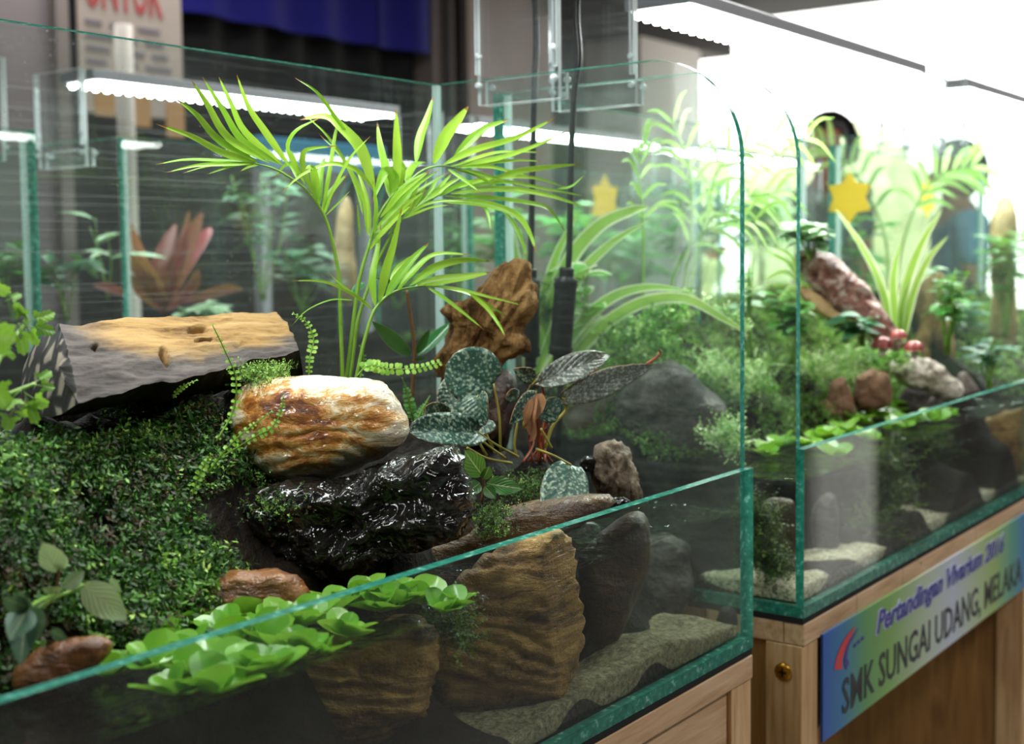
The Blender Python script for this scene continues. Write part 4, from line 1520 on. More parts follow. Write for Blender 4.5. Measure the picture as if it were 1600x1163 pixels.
n = 44000
x = rng.uniform(-.74, -.40, n)
y = rng.uniform(.112, .30, n)
lump = nz2(x, y, 26)
keep = (lump > -.55) & (y > .118 + .02 * nz2(x, y, 30, 5)) & ~((y > .215) & (x > -.54) & (x < -.44))
keep &= (x < -.455 + .03 * lump) | ((y > .18) & (x < -.385))
x, y, lump = x[keep], y[keep], lump[keep]
rs = np.clip(.48 + .32 * lump + rng.normal(0, .22, len(x)), 0, 1)
moss_on(H1, x, y, SP + SPL, .6, 1.3, 'moss_mound', 'deep green moss mound spreading over the left of the nearest tank', MAT['moss'], .001, rs, (-.55, .2, .17))
n = 2600
x = rng.uniform(-.46, -.36, n)
y = rng.uniform(.17, .25, n)
keep = nz2(x, y, 30, 2) > -.1
moss_on(H1, x[keep], y[keep], SP, .5, 1.1, 'moss_tuft', 'moss patch between the sawn log and the white stone', MAT['moss'], .0, None, (-.4, .2, .19))


def moss_patch(pxs, n, name, label, mat, smin=.4, smax=.9, temps=None, group=None):
    """tufts sitting on stones or wood: pxs = (x, y, Y, radius px, lift)"""
    Ps = []
    for (px, py, Y, r) in pxs:
        c = A(px, py, Y)
        k = depth(c) / FPX * r
        d = rng.normal(0, .45, (n // len(pxs), 3)) * k
        d[:, 2] *= .45
        Ps.append(np.array(c) + d)
    P = np.concatenate(Ps)
    P[:, 1] = np.clip(P[:, 1], .016, .325)
    P[:, 0] = np.minimum(P[:, 0], -.018) if P[:, 0].mean() < 0 else np.maximum(P[:, 0], .122)
    Nn = np.tile(np.array([-.25, -.3, .9]), (len(P), 1))
    V, F, R = scatter(P, Nn, temps or SP, smin, smax, .7)
    c = P.mean(0)
    o = bpy.data.objects.new(name, fast_mesh(name, V, F, mat, R, off=c))
    COL.objects.link(o)
    o.location = c
    return tag(o, label, 'moss', group, kind='stuff')


moss_patch([(415, 595, .18, 40), (395, 583, .19, 30), (430, 580, .19, 25)], 700, 'moss_tuft', 'yellow green moss tuft on the left shoulder of the white stone', MAT['moss2'], .35, .7)
moss_patch([(775, 800, .08, 30), (765, 830, .07, 30), (760, 815, .075, 30)], 800, 'moss_tuft', 'small dark moss tuft on the stone shelf right of the black log', MAT['moss'], .35, .7)
moss_patch([(840, 775, .10, 45), (850, 750, .11, 40), (800, 760, .11, 40)], 1100, 'moss_tuft', 'low moss below the begonia stalks', MAT['moss'], .3, .6)
moss_patch([(430, 790, .13, 60), (470, 785, .13, 40)], 400, 'moss_tuft', 'thin moss on the left end of the black log', MAT['moss'], .3, .6)
WEED = [sprig_template(12, .004, .0018, .026, 40 + k, 1.0) for k in range(4)]
moss_patch([(1085, 860, .05, 26), (1100, 890, .05, 28), (1110, 920, .045, 24), (1135, 915, .045, 16), (1075, 840, .06, 20), (1090, 950, .04, 16)], 900, 'water_moss', 'olive water moss trailing under water at the right end of the nearest tank', MAT['waterweed'], .4, .9, WEED)
moss_patch([(720, 1000, .03, 22), (700, 985, .035, 18)], 160, 'floating_roots', 'thin pale roots trailing under the floating leaves', MAT['waterweed'], .4, .9, WEED)

# ================================================================== NEAREST TANK: PLANTS
TOCAM = -DV


def facing(roll, ax):
    """the direction towards the viewer, turned about the leaf's axis"""
    return Matrix.Rotation(roll, 3, ax.normalized()) @ TOCAM


# ------------------------------------------------------------------ palm
def py_(x):
    """how far back the palm reaches at a given place (metres)"""
    return .215 + (.05 * (545 - x) / 300 if x < 545 else -.075 * (x - 545) / 375)


palm = thing('palm_seedling', 'bright green feathery palm seedling with arching fronds behind the white stone', 'palm', A(550, 600, .215))
C1 = lambda x, y: (240 + .2253 * x, 110 + .2253 * y)
C2 = lambda x, y: (560 + .2253 * x, 140 + .2253 * y)
C3 = lambda x, y: (430 + .25 * x, 360 + .25 * y)


def stalk(name, pts, f, w0, w1, parent, mat, dy=0.0, conv=C3):
    P = [A(*q, py_(q[0]) + dy) for q in pts]
    k = depth(P[0]) / FPX
    return obj(name, tube(G(), P, lambda u: (w0 + (w1 - w0) * u) * k * .5, 7, 6 * len(P)), mat, parent)


PX = lambda conv, L: [conv(*q) for q in L]
fronds = {}
stems = {
    'L': PX(C3, [(420, 960), (418, 860), (408, 560), (402, 330), (385, 200), (345, 20)]) + PX(C1, [(1170, 980), (1060, 830), (940, 740), (830, 680), (700, 645)]),
    'C': PX(C3, [(440, 960), (455, 860), (490, 560), (522, 330), (560, 180), (592, 80)]) + PX(C2, [(60, 1130), (130, 900), (230, 740), (320, 660), (450, 560), (560, 530), (680, 540)]),
    'R': PX(C3, [(452, 960), (475, 860), (510, 600), (560, 420), (640, 200), (720, 40)]) + PX(C2, [(220, 1000), (300, 900), (400, 820), (520, 750), (640, 700), (760, 675)]),
    'D': PX(C3, [(500, 960), (510, 915), (545, 740), (600, 545), (640, 470), (700, 410), (780, 372), (850, 358), (950, 345)])}
for k_, (key, pts) in enumerate(stems.items()):
    fronds[key] = stalk('frond', pts, key, 7.5, 2.5, palm, MAT['palm_stem'], (.0, .004, .012, -.006)[k_])
LF = []


def lf(key, conv, pts, w, roll=0.0):
    LF.append((key, [conv(*q) for q in pts], w, roll))


for pts, w in (
    ([(940, 660), (780, 430), (660, 250), (575, 25)], 44), ([(900, 660), (640, 430), (540, 230), (450, 40)], 42), ([(870, 650), (620, 490), (480, 270), (335, 40)], 42),
    ([(800, 640), (520, 470), (370, 230), (260, 65)], 44), ([(720, 635), (460, 490), (300, 310), (145, 190)], 42), ([(700, 640), (480, 570), (260, 455), (10, 370)], 40),
    ([(720, 640), (500, 630), (230, 620), (10, 655)], 28), ([(700, 645), (480, 650), (300, 660), (80, 710)], 26), ([(690, 650), (520, 655), (380, 665), (195, 715)], 22),
    ([(700, 650), (560, 660), (360, 725)], 20), ([(740, 650), (670, 665), (600, 700)], 18), ([(1000, 760), (960, 665), (910, 660), (835, 750)], 26),
    ([(1050, 790), (960, 600), (935, 510), (1000, 410), (1165, 325)], 40), ([(1100, 850), (1040, 680), (1035, 590), (1080, 545), (1290, 522)], 36),
    ([(1130, 900), (1120, 760), (1095, 675), (1050, 690)], 52), ([(1150, 930), (1150, 760), (1165, 680), (1190, 600)], 50), ([(1170, 965), (1220, 720), (1260, 450), (1290, 330)], 34),
    ([(1180, 990), (1270, 780), (1370, 600), (1510, 450)], 24), ([(1180, 1000), (1220, 860), (1350, 710)], 44), ([(1190, 1010), (1370, 830)], 10)):
    lf('L', C1, pts, w)
for pts, w in (
    ([(235, 745), (245, 620), (190, 568), (150, 640), (95, 790)], 66), ([(215, 745), (190, 560), (150, 380), (130, 225)], 50), ([(270, 700), (270, 450), (265, 300), (262, 130)], 54),
    ([(300, 690), (275, 560), (305, 535), (312, 665)], 58), ([(400, 510), (430, 330), (480, 190), (520, 45)], 54), ([(330, 650), (370, 550), (430, 508), (485, 512)], 52),
    ([(520, 515), (600, 330), (690, 210), (765, 112)], 72), ([(660, 470), (800, 330), (900, 260), (1050, 205)], 54), ([(590, 520), (800, 420), (1100, 330), (1375, 190)], 42),
    ([(640, 530), (950, 480), (1200, 400), (1480, 275)], 34), ([(660, 530), (900, 450), (1060, 430), (1310, 440)], 24), ([(680, 530), (900, 510), (1100, 490), (1290, 500)], 22),
    ([(680, 540), (900, 535), (1060, 570), (1230, 612)], 24), ([(660, 550), (800, 585), (900, 640), (990, 692)], 24), ([(720, 550), (900, 600), (1110, 668)], 20), ([(620, 550), (740, 630), (840, 710)], 20),
    ([(900, 640), (1100, 570), (1300, 540), (1560, 515)], 38), ([(95, 1040), (250, 850), (420, 700), (640, 570)], 34), ([(110, 980), (280, 790), (420, 650), (560, 560)], 30), ([(150, 890), (300, 720), (520, 545)], 30),
    ([(190, 820), (330, 660), (500, 560)], 28), ([(80, 1090), (230, 920), (330, 800), (480, 690)], 32), ([(70, 1120), (160, 1000), (280, 880), (380, 790)], 30)):
    lf('C', C2, pts, w)
for pts, w in (
    ([(1530, 840), (1440, 560), (1290, 390), (1180, 320), (1010, 345)], 78), ([(1360, 460), (1250, 310), (1130, 150), (975, 48)], 24), ([(1480, 1150), (1450, 880), (1330, 640), (1200, 450), (1035, 295)], 26),
    ([(1450, 1000), (1400, 800), (1300, 600), (1145, 440)], 18), ([(1530, 830), (1430, 710), (1330, 660), (1200, 650), (1020, 730), (880, 860)], 30), ([(1430, 1150), (1418, 1020), (1412, 920)], 14),
    ([(1500, 1150), (1480, 900), (1400, 650)], 34), ([(1530, 1150), (1545, 950), (1520, 760)], 30)):
    lf('C', C1, pts, w)
for pts, w in (
    ([(640, 720), (1000, 690), (1300, 730), (1600, 825)], 40), ([(600, 740), (900, 750), (1250, 800), (1350, 860), (1435, 990)], 34), ([(560, 775), (850, 790), (1080, 860), (1180, 980), (1240, 1150)], 46),
    ([(700, 690), (1000, 640), (1300, 690), (1600, 745)], 24), ([(640, 690), (900, 620), (1200, 610), (1600, 695)], 28), ([(320, 890), (380, 740), (430, 640)], 30), ([(350, 865), (440, 720), (480, 620)], 30),
    ([(400, 820), (500, 700), (560, 590)], 30), ([(450, 790), (560, 680), (650, 580)], 30), ([(500, 760), (620, 660), (730, 600)], 30), ([(560, 740), (700, 660), (830, 620)], 28),
    ([(840, 790), (890, 850), (920, 980)], 22), ([(990, 820), (1080, 940), (1140, 1070), (1160, 1160)], 30), ([(1380, 690), (1480, 670), (1570, 590)], 18), ([(300, 900), (420, 850), (520, 815), (640, 800)], 20), ([(330, 880), (460, 800), (600, 770), (760, 775)], 20)):
    lf('R', C2, pts, w)
for pts, w in (
    ([(650, 455), (690, 250), (740, 80), (795, -160)], 48), ([(625, 475), (610, 300), (640, 120), (662, -50)], 42), ([(690, 415), (780, 280), (870, 170), (965, 75)], 52), ([(760, 382), (860, 260), (1000, 150), (1240, 155)], 38),
    ([(840, 345), (1000, 230), (1180, 185), (1355, 195)], 44), ([(880, 340), (1050, 310), (1200, 290), (1360, 260)], 54), ([(940, 348), (1050, 420), (1180, 520), (1310, 625)], 24), ([(950, 345), (1150, 370), (1350, 420), (1570, 475)], 20),
    ([(1000, 350), (1200, 390), (1350, 480), (1475, 550)], 26), ([(1200, 380), (1320, 480), (1400, 590), (1440, 670)], 22), ([(610, 498), (480, 395), (300, 320), (90, 315)], 18), ([(600, 475), (440, 360), (330, 265)], 13),
    ([(490, 437), (350, 435), (200, 500), (100, 600)], 9), ([(730, 362), (760, 250), (865, 150)], 38)):
    lf('D', C3, pts, w)
for key, pts, w, roll_ in LF:
    dy0 = {'L': 0, 'C': .004, 'R': .012, 'D': -.006}[key]
    j = random.uniform(-.028, .028)
    n_ = len(pts)
    P = []
    for i, q in enumerate(pts):
        t = i / (n_ - 1)
        Y = py_(q[0]) + dy0 + j * t
        P.append(A(q[0], q[1], min(.328, Y)))
    for p in P:
        p.x = min(p.x, -.009)
    sc = .25 if key == 'D' else .2253
    k = depth(P[0]) / FPX
    N = facing(random.uniform(-.55, .55), P[-1] - P[0]) + Vector((0, 0, .25))
    obj('leaflet', blade(G(), P, w * sc * k * 1.28, N, fold=.22, n=16), MAT['palm'], fronds[key])

# ------------------------------------------------------------------ dark leaved plant on a brown stem
HY = .262
hp = thing('dark_leaved_plant', 'young plant with glossy dark green pointed leaves on a brown stem by the stump', 'plant', A(648, 660, HY))
k = depth(A(645, 560, HY)) / FPX
obj('stem', tube(G(), [A(*C3(*q), HY) for q in ((845, 1200), (860, 960), (872, 800), (862, 640), (838, 480), (822, 375))], lambda u: (3.6 - 1.4 * u) * k, 8, 24), MAT['hoya_stem'], hp)
for b, t, w, roll_, droop in (((850, 785), (580, 555), 95, .25, -.12), ((890, 785), (1115, 560), 78, -.2, .08), ((895, 790), (1085, 625), 60, -.6, .05), ((885, 770), (965, 620), 60, .3, .0),
                       ((560, 330), (470, 390), 46, .2, .1), ((830, 372), (1045, 195), 64, -.2, .12), ((825, 370), (985, 295), 40, -.3, .1), ((870, 810), (945, 800), 26, .4, .1), ((820, 372), (640, 300), 50, .3, .1)):
    a_, b_ = A(*C3(*b), HY - .002), A(*C3(*t), HY - .015)
    obj('leaf', leaf(G(), a_, b_, w * .25 * k, facing(roll_, b_ - a_), ovate, 14, 6, .12, droop), MAT['hoya'], hp)

# ------------------------------------------------------------------ silver mottled leaves
bg_ = thing('mottled_leaf_plant', 'clump of dark green leaves mottled with silver on yellow and rust stalks', 'plant', A(842, 715, .115))
BM = [MAT['begonia'], MAT['begonia_under']]
BZ = [MAT['begonia_bronze'], MAT['begonia_under']]


def by_(x):
    return .125 - .055 * (x - 700) / 330


def bleaf(b, t, w, roll_=0.0, shape=heart, cup=.08, droop=.10, mats=BM, dy=(0, 0), lobes=.05, stalk_=None, smat='begonia_stalk', sw=4.5, wave=.01, label=None):
    a_, c_ = A(*b, by_(b[0]) + dy[0]), A(*t, by_(t[0]) + dy[1])
    k = depth(a_) / FPX
    g = leaf(G(), a_, c_, w * k, facing(roll_, c_ - a_), shape, 18, 10, cup, droop, wave, lobes, .0006, 0, 1)
    o = obj('leaf', g, mats, bg_)
    if label:
        o['label'] = label
    if stalk_:
        P = [A(x, y, by_(x) + d) for x, y, d in stalk_] + [a_]
        obj('stalk', tube(G(), P, lambda u: (sw - 1.2 * u) * k * .5, 8, 14), MAT[smat], o)
    return o


bleaf((771, 600), (697, 570), 92, .1, heart, .05, .04, dy=(0, .012), lobes=.08, stalk_=[(782, 705, 0), (780, 650, 0)])
bleaf((723, 600), (690, 640), 56, -.2, heart, .06, .06, dy=(.03, .025), lobes=.06, stalk_=[(770, 700, .01), (745, 650, .02)])
bleaf((748, 618), (752, 664), 66, .7, heart, .25, .3, dy=(-.006, -.012), lobes=.06, stalk_=[(760, 712, 0), (738, 672, 0), (728, 645, 0)])
bleaf((748, 676), (640, 672), 58, .55, heart, .16, .04, dy=(-.010, -.02), lobes=.08, stalk_=[(810, 714, 0), (775, 695, -.004)])
bleaf((700, 655), (664, 640), 40, .2, heart, .05, .05, dy=(.02, .015), mats=BM)
bleaf((762, 655), (745, 676), 40, .3, heart, .05, .05, dy=(.012, .01), mats=BM)
bleaf((846, 596), (966, 546), 44, -.15, lambda u: ovate(u) * .9 + .25 * (1 - u) * (u < .9) * min(1, u * 12), .10, .38, BZ, (-.004, -.012), .08, [(846, 690, 0), (852, 640, 0)], 'begonia_red_stalk', label='grey leaf curling over at the tip')
bleaf((880, 622), (1018, 570), 46, .30, lambda u: ovate(u * .93 + .05), .10, -.06, BZ, (-.006, -.02), .05, [(852, 700, 0), (864, 665, 0), (885, 640, -.004)], 'begonia_stalk', 6, label='long grey leaf with a rust red underside and curled tip')
obj('leaf_tip', tube(G(), [A(1010, 570, by_(1010) - .018), A(1024, 560, by_(1024) - .018), A(1032, 552, by_(1032) - .018), A(1030, 547, by_(1030) - .02)], lambda u: (5.5 - 3 * u) * .00045 * .6, 8, 14), MAT['begonia_red_stalk'], bg_)
bleaf((838, 592), (804, 578), 26, -.1, ovate, .1, .15, BM, (.01, .01), 0, [(818, 670, .005), (822, 620, .008)])
bleaf((826, 612), (842, 604), 18, .2, ovate, .1, .1, BM, (.006, .004), 0)
bleaf((838, 612), (800, 662), 34, -.35, ovate, .1, .15, BM, (-.002, -.006), 0, [(806, 710, 0), (804, 690, 0), (815, 640, 0)])
bleaf((840, 650), (880, 626), 44, .5, ovate, .15, .2, [MAT['begonia'], MAT['dry_leaf']], (-.008, -.012), 0, [(846, 705, 0), (842, 680, 0)], 'begonia_red_stalk')
bleaf((893, 727), (870, 822), 76, -.1, heart, -.04, .16, BM, (-.025, -.045), .03, [(838, 702, -.005), (865, 712, -.018)], label='leaf hanging down over the low front pane')
bleaf((790, 622), (815, 612), 22, .3, ovate, .1, .3, BM, (.02, .02), 0)
for pts in ([(838, 620), (826, 650), (830, 680), (826, 690)], [(846, 615), (838, 640), (818, 672)]):
    P = [A(x, y, by_(x) - .014 - .002 * i) for i, (x, y) in enumerate(pts)]
    obj('dry_leaf', blade(G(), P, 24 * .00044, facing(.4, P[-1] - P[0]), fold=.6, n=14, twist=1.4), MAT['dry_leaf'], bg_)
g = G()
rr = random.Random(4)
for i in range(9):
    x0 = 822 + i * 5
    P = [A(x0 + rr.uniform(-8, 8), 722, .112 + rr.uniform(-.01, .01)), A(836 + rr.uniform(-14, 18), 690, .112), A(842 + rr.uniform(-18, 20), 655 + rr.uniform(-10, 10), .108)]
    tube(g, P, lambda u: (5 - 2 * u) * .00044 * .5, 7, 10)
obj('crown', g, MAT['begonia_red_stalk'], bg_)
for pts in ([(730, 700), (760, 716), (800, 724)], [(735, 660), (755, 690), (790, 716)], [(845, 670), (862, 700)]):
    obj('stalk', tube(G(), [A(x, y, by_(x) - .008) for x, y in pts], .0010, 7, 12), MAT['begonia_stalk'], bg_)

# ------------------------------------------------------------------ ferns
PIN = G()
leaf(PIN, (0, 0, 0), (1, 0, 0), .78, Vector((0, 0, 1)), lambda u: max(0, 1 - (2 * u - 1) ** 4) ** .5 * (.7 + .3 * u), 6, 2, .06, .15)
PINM = {k: mesh('pinna', PIN, MAT[k]) for k in ('fern', 'fern_dark')}


def fern(label, pts, L, n, mat, ww=.0011, ends=(.08, 1.0), taper=.55, group='small fern fronds', pair=True):
    """one arching frond: stem with rows of rounded pinnae; pts = (x, y, Y)"""
    P = [A(*q) for q in pts]
    t = thing('fern_frond', label, 'fern', P[0], group)
    C_ = cr(P, 40)
    T = tangents(C_)
    k = depth(P[0]) / FPX
    obj('stem', tube(G(), P, lambda u: (1.6 - .9 * u) * k, 6, 24), MAT['palm_stem'], t)
    for i in range(n):
        u = ends[0] + (ends[1] - ends[0]) * i / (n - 1)
        q = min(39, int(u * 39))
        p, tn = C_[q], T[q]
        N = (TOCAM + Vector((0, 0, .5))).normalized()
        for s in ((-1, 1) if pair else (1,)):
            side = tn.cross(N).normalized() * s
            d = (side + tn * .22 + N * random.uniform(-.25, .25)).normalized()
            ln = L * k * (1 - taper * abs(2 * u - 0.8)) * random.uniform(.85, 1.1)
            z = N - d * N.dot(d)
            z.normalize()
            y = z.cross(d)
            M = Matrix(((d.x * ln, y.x * ln, z.x * ln, p.x), (d.y * ln, y.y * ln, z.y * ln, p.y), (d.z * ln, y.z * ln, z.z * ln, p.z), (0, 0, 0, 1)))
            put(PINM[mat], 'pinna', t, M)
    return t


fern('bright arching fern frond pointing right above the white stone', [(556, 590, .20), (575, 572, .195), (605, 576, .19), (650, 576, .18), (690, 566, .175)], 12, 17, 'fern', ends=(.2, .98), taper=.3)
fern('small fern frond curling up between the log and the palm', [(482, 590, .22), (484, 560, .22), (490, 530, .22), (478, 503, .222), (458, 490, .225)], 9, 15, 'fern')
fern('pale fern frond rising in front of the sawn log', [(338, 690, .16), (365, 640, .158), (368, 590, .156), (350, 545, .155), (332, 508, .155)], 9.5, 18, 'fern', ends=(.05, 1))
fern('fern frond lying over the left face of the white stone', [(325, 740, .14), (360, 695, .125), (395, 665, .115), (425, 643, .108)], 8, 14, 'fern')
fern('short fern frond leaning over the rust streaks of the white stone', [(345, 715, .135), (395, 685, .117), (425, 668, .108), (440, 640, .105), (443, 620, .104)], 8.5, 15, 'fern')
fern('browned fern frond at the moss edge left of the white stone', [(300, 775, .15), (315, 735, .145), (330, 710, .14)], 10, 9, 'fern')
fern('dark ladder like fern frond right of the white stone', [(650, 665, .21), (642, 640, .21), (635, 610, .21), (628, 590, .21)], 11, 14, 'fern_dark', taper=.9)
fern('second dark fern frond low behind the white stone', [(650, 668, .20), (655, 650, .2), (664, 632, .198), (672, 618, .198)], 9, 12, 'fern_dark', taper=.9)
fern('small fern frond at the foot of the palm stems', [(560, 600, .205), (566, 575, .205), (568, 555, .206), (562, 540, .207)], 6, 9, 'fern_dark')
fern('tiny fern sprig standing on the moss below the log', [(270, 622, .19), (285, 605, .188), (308, 594, .186)], 7, 8, 'fern')

# ------------------------------------------------------------------ lobed leaves at the left edge
def lobed_leaf(base, tip, w, Y, t, mat, roll_=0.0, dY=0.0):
    """celery-like leaf: three rounded, toothed lobes in one blade"""
    a_, b_ = A(*base, Y), A(*tip, Y + dY)
    k = depth(a_) / FPX
    ax = (b_ - a_)
    L = ax.length
    ax.normalize()
    N = facing(roll_, ax)
    s = ax.cross(N).normalized()
    nn = s.cross(ax)
    g = G()
    out = []
    n_ = 48
    for i in range(n_ + 1):
        th = -2.35 + 4.7 * i / n_
        r = (.56 + .22 * math.cos(th * 2.55) + .05 * math.cos(th * 14)) * (1 if abs(th) < 2.1 else .6)
        out.append((.42 + r * math.cos(th) * .62, r * math.sin(th)))
    pts = [a_ + ax * (.36 * L)]
    uvs = [(.36, .5)]
    for ring in (.5, 1.0):
        for (u, v) in out:
            uu, vv = .36 + (u - .36) * ring, v * ring
            pts.append(a_ + ax * (uu * L) + s * (vv * w * k * .78) + nn * (.10 * L * (abs(vv) * .8 - uu * uu * .8) + .02 * L * math.sin(vv * 9)))
            uvs.append((uu, .5 + vv * .5))
    m_ = n_ + 1
    fs = [(0, 1 + i, 2 + i) for i in range(n_)] + [(1 + i, 1 + m_ + i, 2 + m_ + i, 2 + i) for i in range(n_)]
    g.add(pts, fs, 0, uvs)
    o = obj('leaf', g, MAT[mat], t)
    obj('leaf_stalk', tube(G(), [a_ - ax * .1 * L, a_ + ax * .4 * L], 1.1 * k, 6, 6), MAT['palm_stem'], o)


l1 = thing('lobed_leaf_plant', 'bright green celery like leaves at the left end of the sawn log', 'plant', A(10, 600, .17))
for b, t_, w, Y, r_ in (((40, 505), (92, 488), 34, .165, .3), ((45, 510), (92, 520), 34, .16, -.2), ((42, 500), (20, 470), 26, .165, .1), ((38, 505), (60, 545), 34, .16, .2), ((30, 510), (38, 560), 36, .155, -.2), ((10, 470), (36, 458), 24, .15, 0), ((-25, 560), (14, 500), 90, .13, .2), ((-20, 590), (10, 640), 70, .13, 0), ((-30, 440), (22, 462), 40, .15, .2), ((-60, 520), (34, 535), 110, .10, .3)):
    lobed_leaf(b, t_, w, Y, l1, 'lobed', r_)
obj('stem', tube(G(), [A(-30, 640, .14), A(0, 560, .15), A(28, 520, .163), A(42, 500, .165), A(30, 478, .166)], .0012, 7, 16), MAT['palm_stem'], l1)
l2 = thing('lobed_leaf_plant', 'fresh green toothed leaves in front of the cut end of the log', 'plant', A(-10, 650, .14))
for b, t_, w, Y, r_ in (((52, 600), (84, 578), 30, .145, .2), ((55, 602), (90, 606), 26, .143, -.2), ((40, 615), (78, 640), 40, .142, .1), ((40, 620), (60, 668), 34, .142, -.3), ((30, 612), (-2, 640), 50, .14, .2), ((20, 640), (8, 675), 40, .138, 0), ((30, 636), (40, 655), 30, .139, .3)):
    lobed_leaf(b, t_, w, Y, l2, 'lobed', r_)
obj('stem', tube(G(), [A(-30, 640, .14), A(0, 622, .14), A(28, 610, .142), A(54, 600, .145)], .0012, 7, 16), MAT['palm_stem'], l2)

# pale leaved sprig and ivy-like leaf at lower left
pl = thing('pale_leaf_sprig', 'sprig with pale grey green drooping leaves at the lower left', 'plant', A(55, 955, .10))
k = depth(A(100, 900, .10)) / FPX
for b, t_, w, r_, dr, Y2 in (((92, 895), (68, 843), 40, .2, -.25, .098), ((98, 920), (133, 893), 26, .3, .1, .098), ((97, 923), (67, 922), 20, -.2, .1, .096), ((128, 913), (198, 968), 52, -.25, -.22, .085), ((170, 905), (192, 925), 20, .4, -.1, .09), ((92, 890), (104, 868), 18, .3, 0, .098)):
    a_, b_ = A(*b, .10), A(*t_, Y2)
    obj('leaf', leaf(G(), a_, b_, w * k, facing(r_, b_ - a_), ovate, 14, 6, .1, dr, .02), MAT['pale_leaf'], pl)
obj('stem', tube(G(), [A(55, 955, .10), A(85, 935, .10), A(110, 925, .10), A(130, 914, .10)], .0011, 7, 16), MAT['palm_stem'], pl)
obj('stem', tube(G(), [A(85, 935, .10), A(90, 912, .10), A(92, 890, .10)], .0008, 7, 12), MAT['hoya_stem'], pl)
iv = thing('ivy_leaf_sprig', 'blurred grey green ivy leaves with pale veins in the lower left corner', 'plant', A(30, 970, .07))
k = depth(A(30, 970, .075)) / FPX
for b, t_, w, r_ in (((45, 950), (60, 1000), 50, .1), ((45, 950), (5, 935), 34, .3), ((45, 950), (15, 1000), 46, -.2), ((45, 950), (30, 1040), 44, 0), ((45, 950), (30, 925), 26, -.1), ((80, 985), (105, 1000), 22, .2)):
    a_, b_ = A(*b, .075), A(*t_, .066)
    obj('leaf', leaf(G(), a_, b_, w * k, facing(r_, b_ - a_), ovate, 12, 6, .08, .1), MAT['ivy'], iv)
obj('stem', tube(G(), [A(45, 950, .075), A(60, 940, .085), A(85, 930, .10)], .0011, 7, 10), MAT['palm_stem'], iv)

# veined leaves on the log's right end
ft = thing('veined_leaf_sprig', 'small dark green sprig with white veins right of the black log', 'plant', A(750, 770, .09))
k = depth(A(750, 740, .09)) / FPX
for b, t_, w, r_, dr in (((755, 745), (722, 700), 34, .2, -.15), ((760, 755), (812, 765), 30, -.4, -.25), ((750, 755), (730, 770), 22, .1, 0), ((755, 750), (765, 728), 18, .3, 0), ((757, 760), (775, 780), 20, -.3, -.1)):
    a_, b_ = A(*b, .088), A(*t_, .08)
    obj('leaf', leaf(G(), a_, b_, w * k, facing(r_, b_ - a_), ovate, 12, 6, .1, dr, .02), MAT['fitt'], ft)
obj('stem', tube(G(), [A(752, 785, .09), A(755, 765, .09), A(756, 745, .088)], .0010, 6, 8), MAT['hoya_stem'], ft)

# ------------------------------------------------------------------ floating plants: a rosette of round leaves, copied over the water
FL_G = G()
leaf(FL_G, (0, 0, 0), (.0175, 0, .005), .0185, Vector((-.25, 0, 1)), roundl, 10, 6, .10, .10)
FLM = mesh('leaf', FL_G, MAT['float'])


def rosette(loc, n, sc, label, group, lift=.9):
    t = thing('floating_plant', label, 'floating plant', loc, group)
    r_ = random.Random(hash((round(loc[0], 4), round(loc[1], 4))) & 0xffff)
    a0 = r_.uniform(0, 6)
    for i in range(n):
        az = a0 + i * 2.4
        el = r_.uniform(.05, lift) * (0.4 + .6 * (i / n))
        s = sc * r_.uniform(.7, 1.1) * (1 - .25 * i / n)
        M = Matrix.Translation(Vector(loc) + Vector((0, 0, .0012 + .0015 * i / n))) @ Matrix.Rotation(az, 4, 'Z') @ Matrix.Rotation(-el, 4, 'Y') @ Matrix.Rotation(r_.uniform(-.4, .4), 4, 'X') @ Matrix.Translation((.0015, 0, 0)) @ Matrix.Scale(s, 4)
        put(FLM, 'leaf', t, M)
    return t


spots = [(590, 960, 1.15, 'upright floating plant right of the one touching the low pane edge'), (540, 1000, 1.0, 'floating plant lying lower in the water right of the raft middle'), (690, 962, .85, 'small flat floating plant between the two right hand ends of the raft'), (460, 955, 1.1, 'floating plant just under the orange stone and above the pane edge'), (400, 1060, 1.2, 'floating plant against the glass left of the lowest one'), (300, 1065, 1.1, 'floating plant low at the left, against the glass'), (475, 1030, 1.1, 'floating plant in front of the large middle one'), (350, 995, 1.1, 'floating plant crossing behind the pane edge at the left of the raft'),
         (728, 958, .95, 'single pale floating plant furthest right at the end of the green raft'), (655, 948, 1.1, 'upright floating plant second from the right end of the raft'), (620, 955, 1.15, 'floating plant with folded upright leaves near the right end of the raft'),
         (560, 948, 1.2, 'floating plant with one large round leaf touching the low pane edge'), (520, 965, 1.2, 'floating plant behind the edge of the low pane, middle of the raft'), (475, 985, 1.25, 'large floating plant in the middle of the raft'),
         (505, 1030, .9, 'small floating plant lying flat near the front glass'), (440, 985, 1.1, 'floating plant just left of the raft middle'), (415, 1020, 1.3, 'big leaved floating plant close behind the front glass'),
         (380, 975, 1.1, 'floating plant seen just above the low pane edge, left of middle'), (430, 1055, 1.1, 'floating plant against the front glass at the bottom'), (370, 1020, 1.2, 'floating plant left of the big leaved one'),
         (330, 975, 1.1, 'floating plant beneath the orange brown stone'), (340, 1050, 1.2, 'floating plant near the front glass, lower left of the raft'), (290, 985, 1.0, 'floating plant at the upper left end of the raft'),
         (300, 1030, 1.2, 'floating plant at the left of the raft below the pane edge'), (255, 1005, .95, 'leftmost floating plant above the pane edge'), (245, 1050, 1.1, 'leftmost floating plant below the pane edge'), (270, 1090, 1.2, 'floating plant near the bottom edge, left'),
         (360, 1095, 1.2, 'floating plant near the bottom edge, middle'), (180, 1060, .9, 'small floating plant beside the blurred brown stone')]
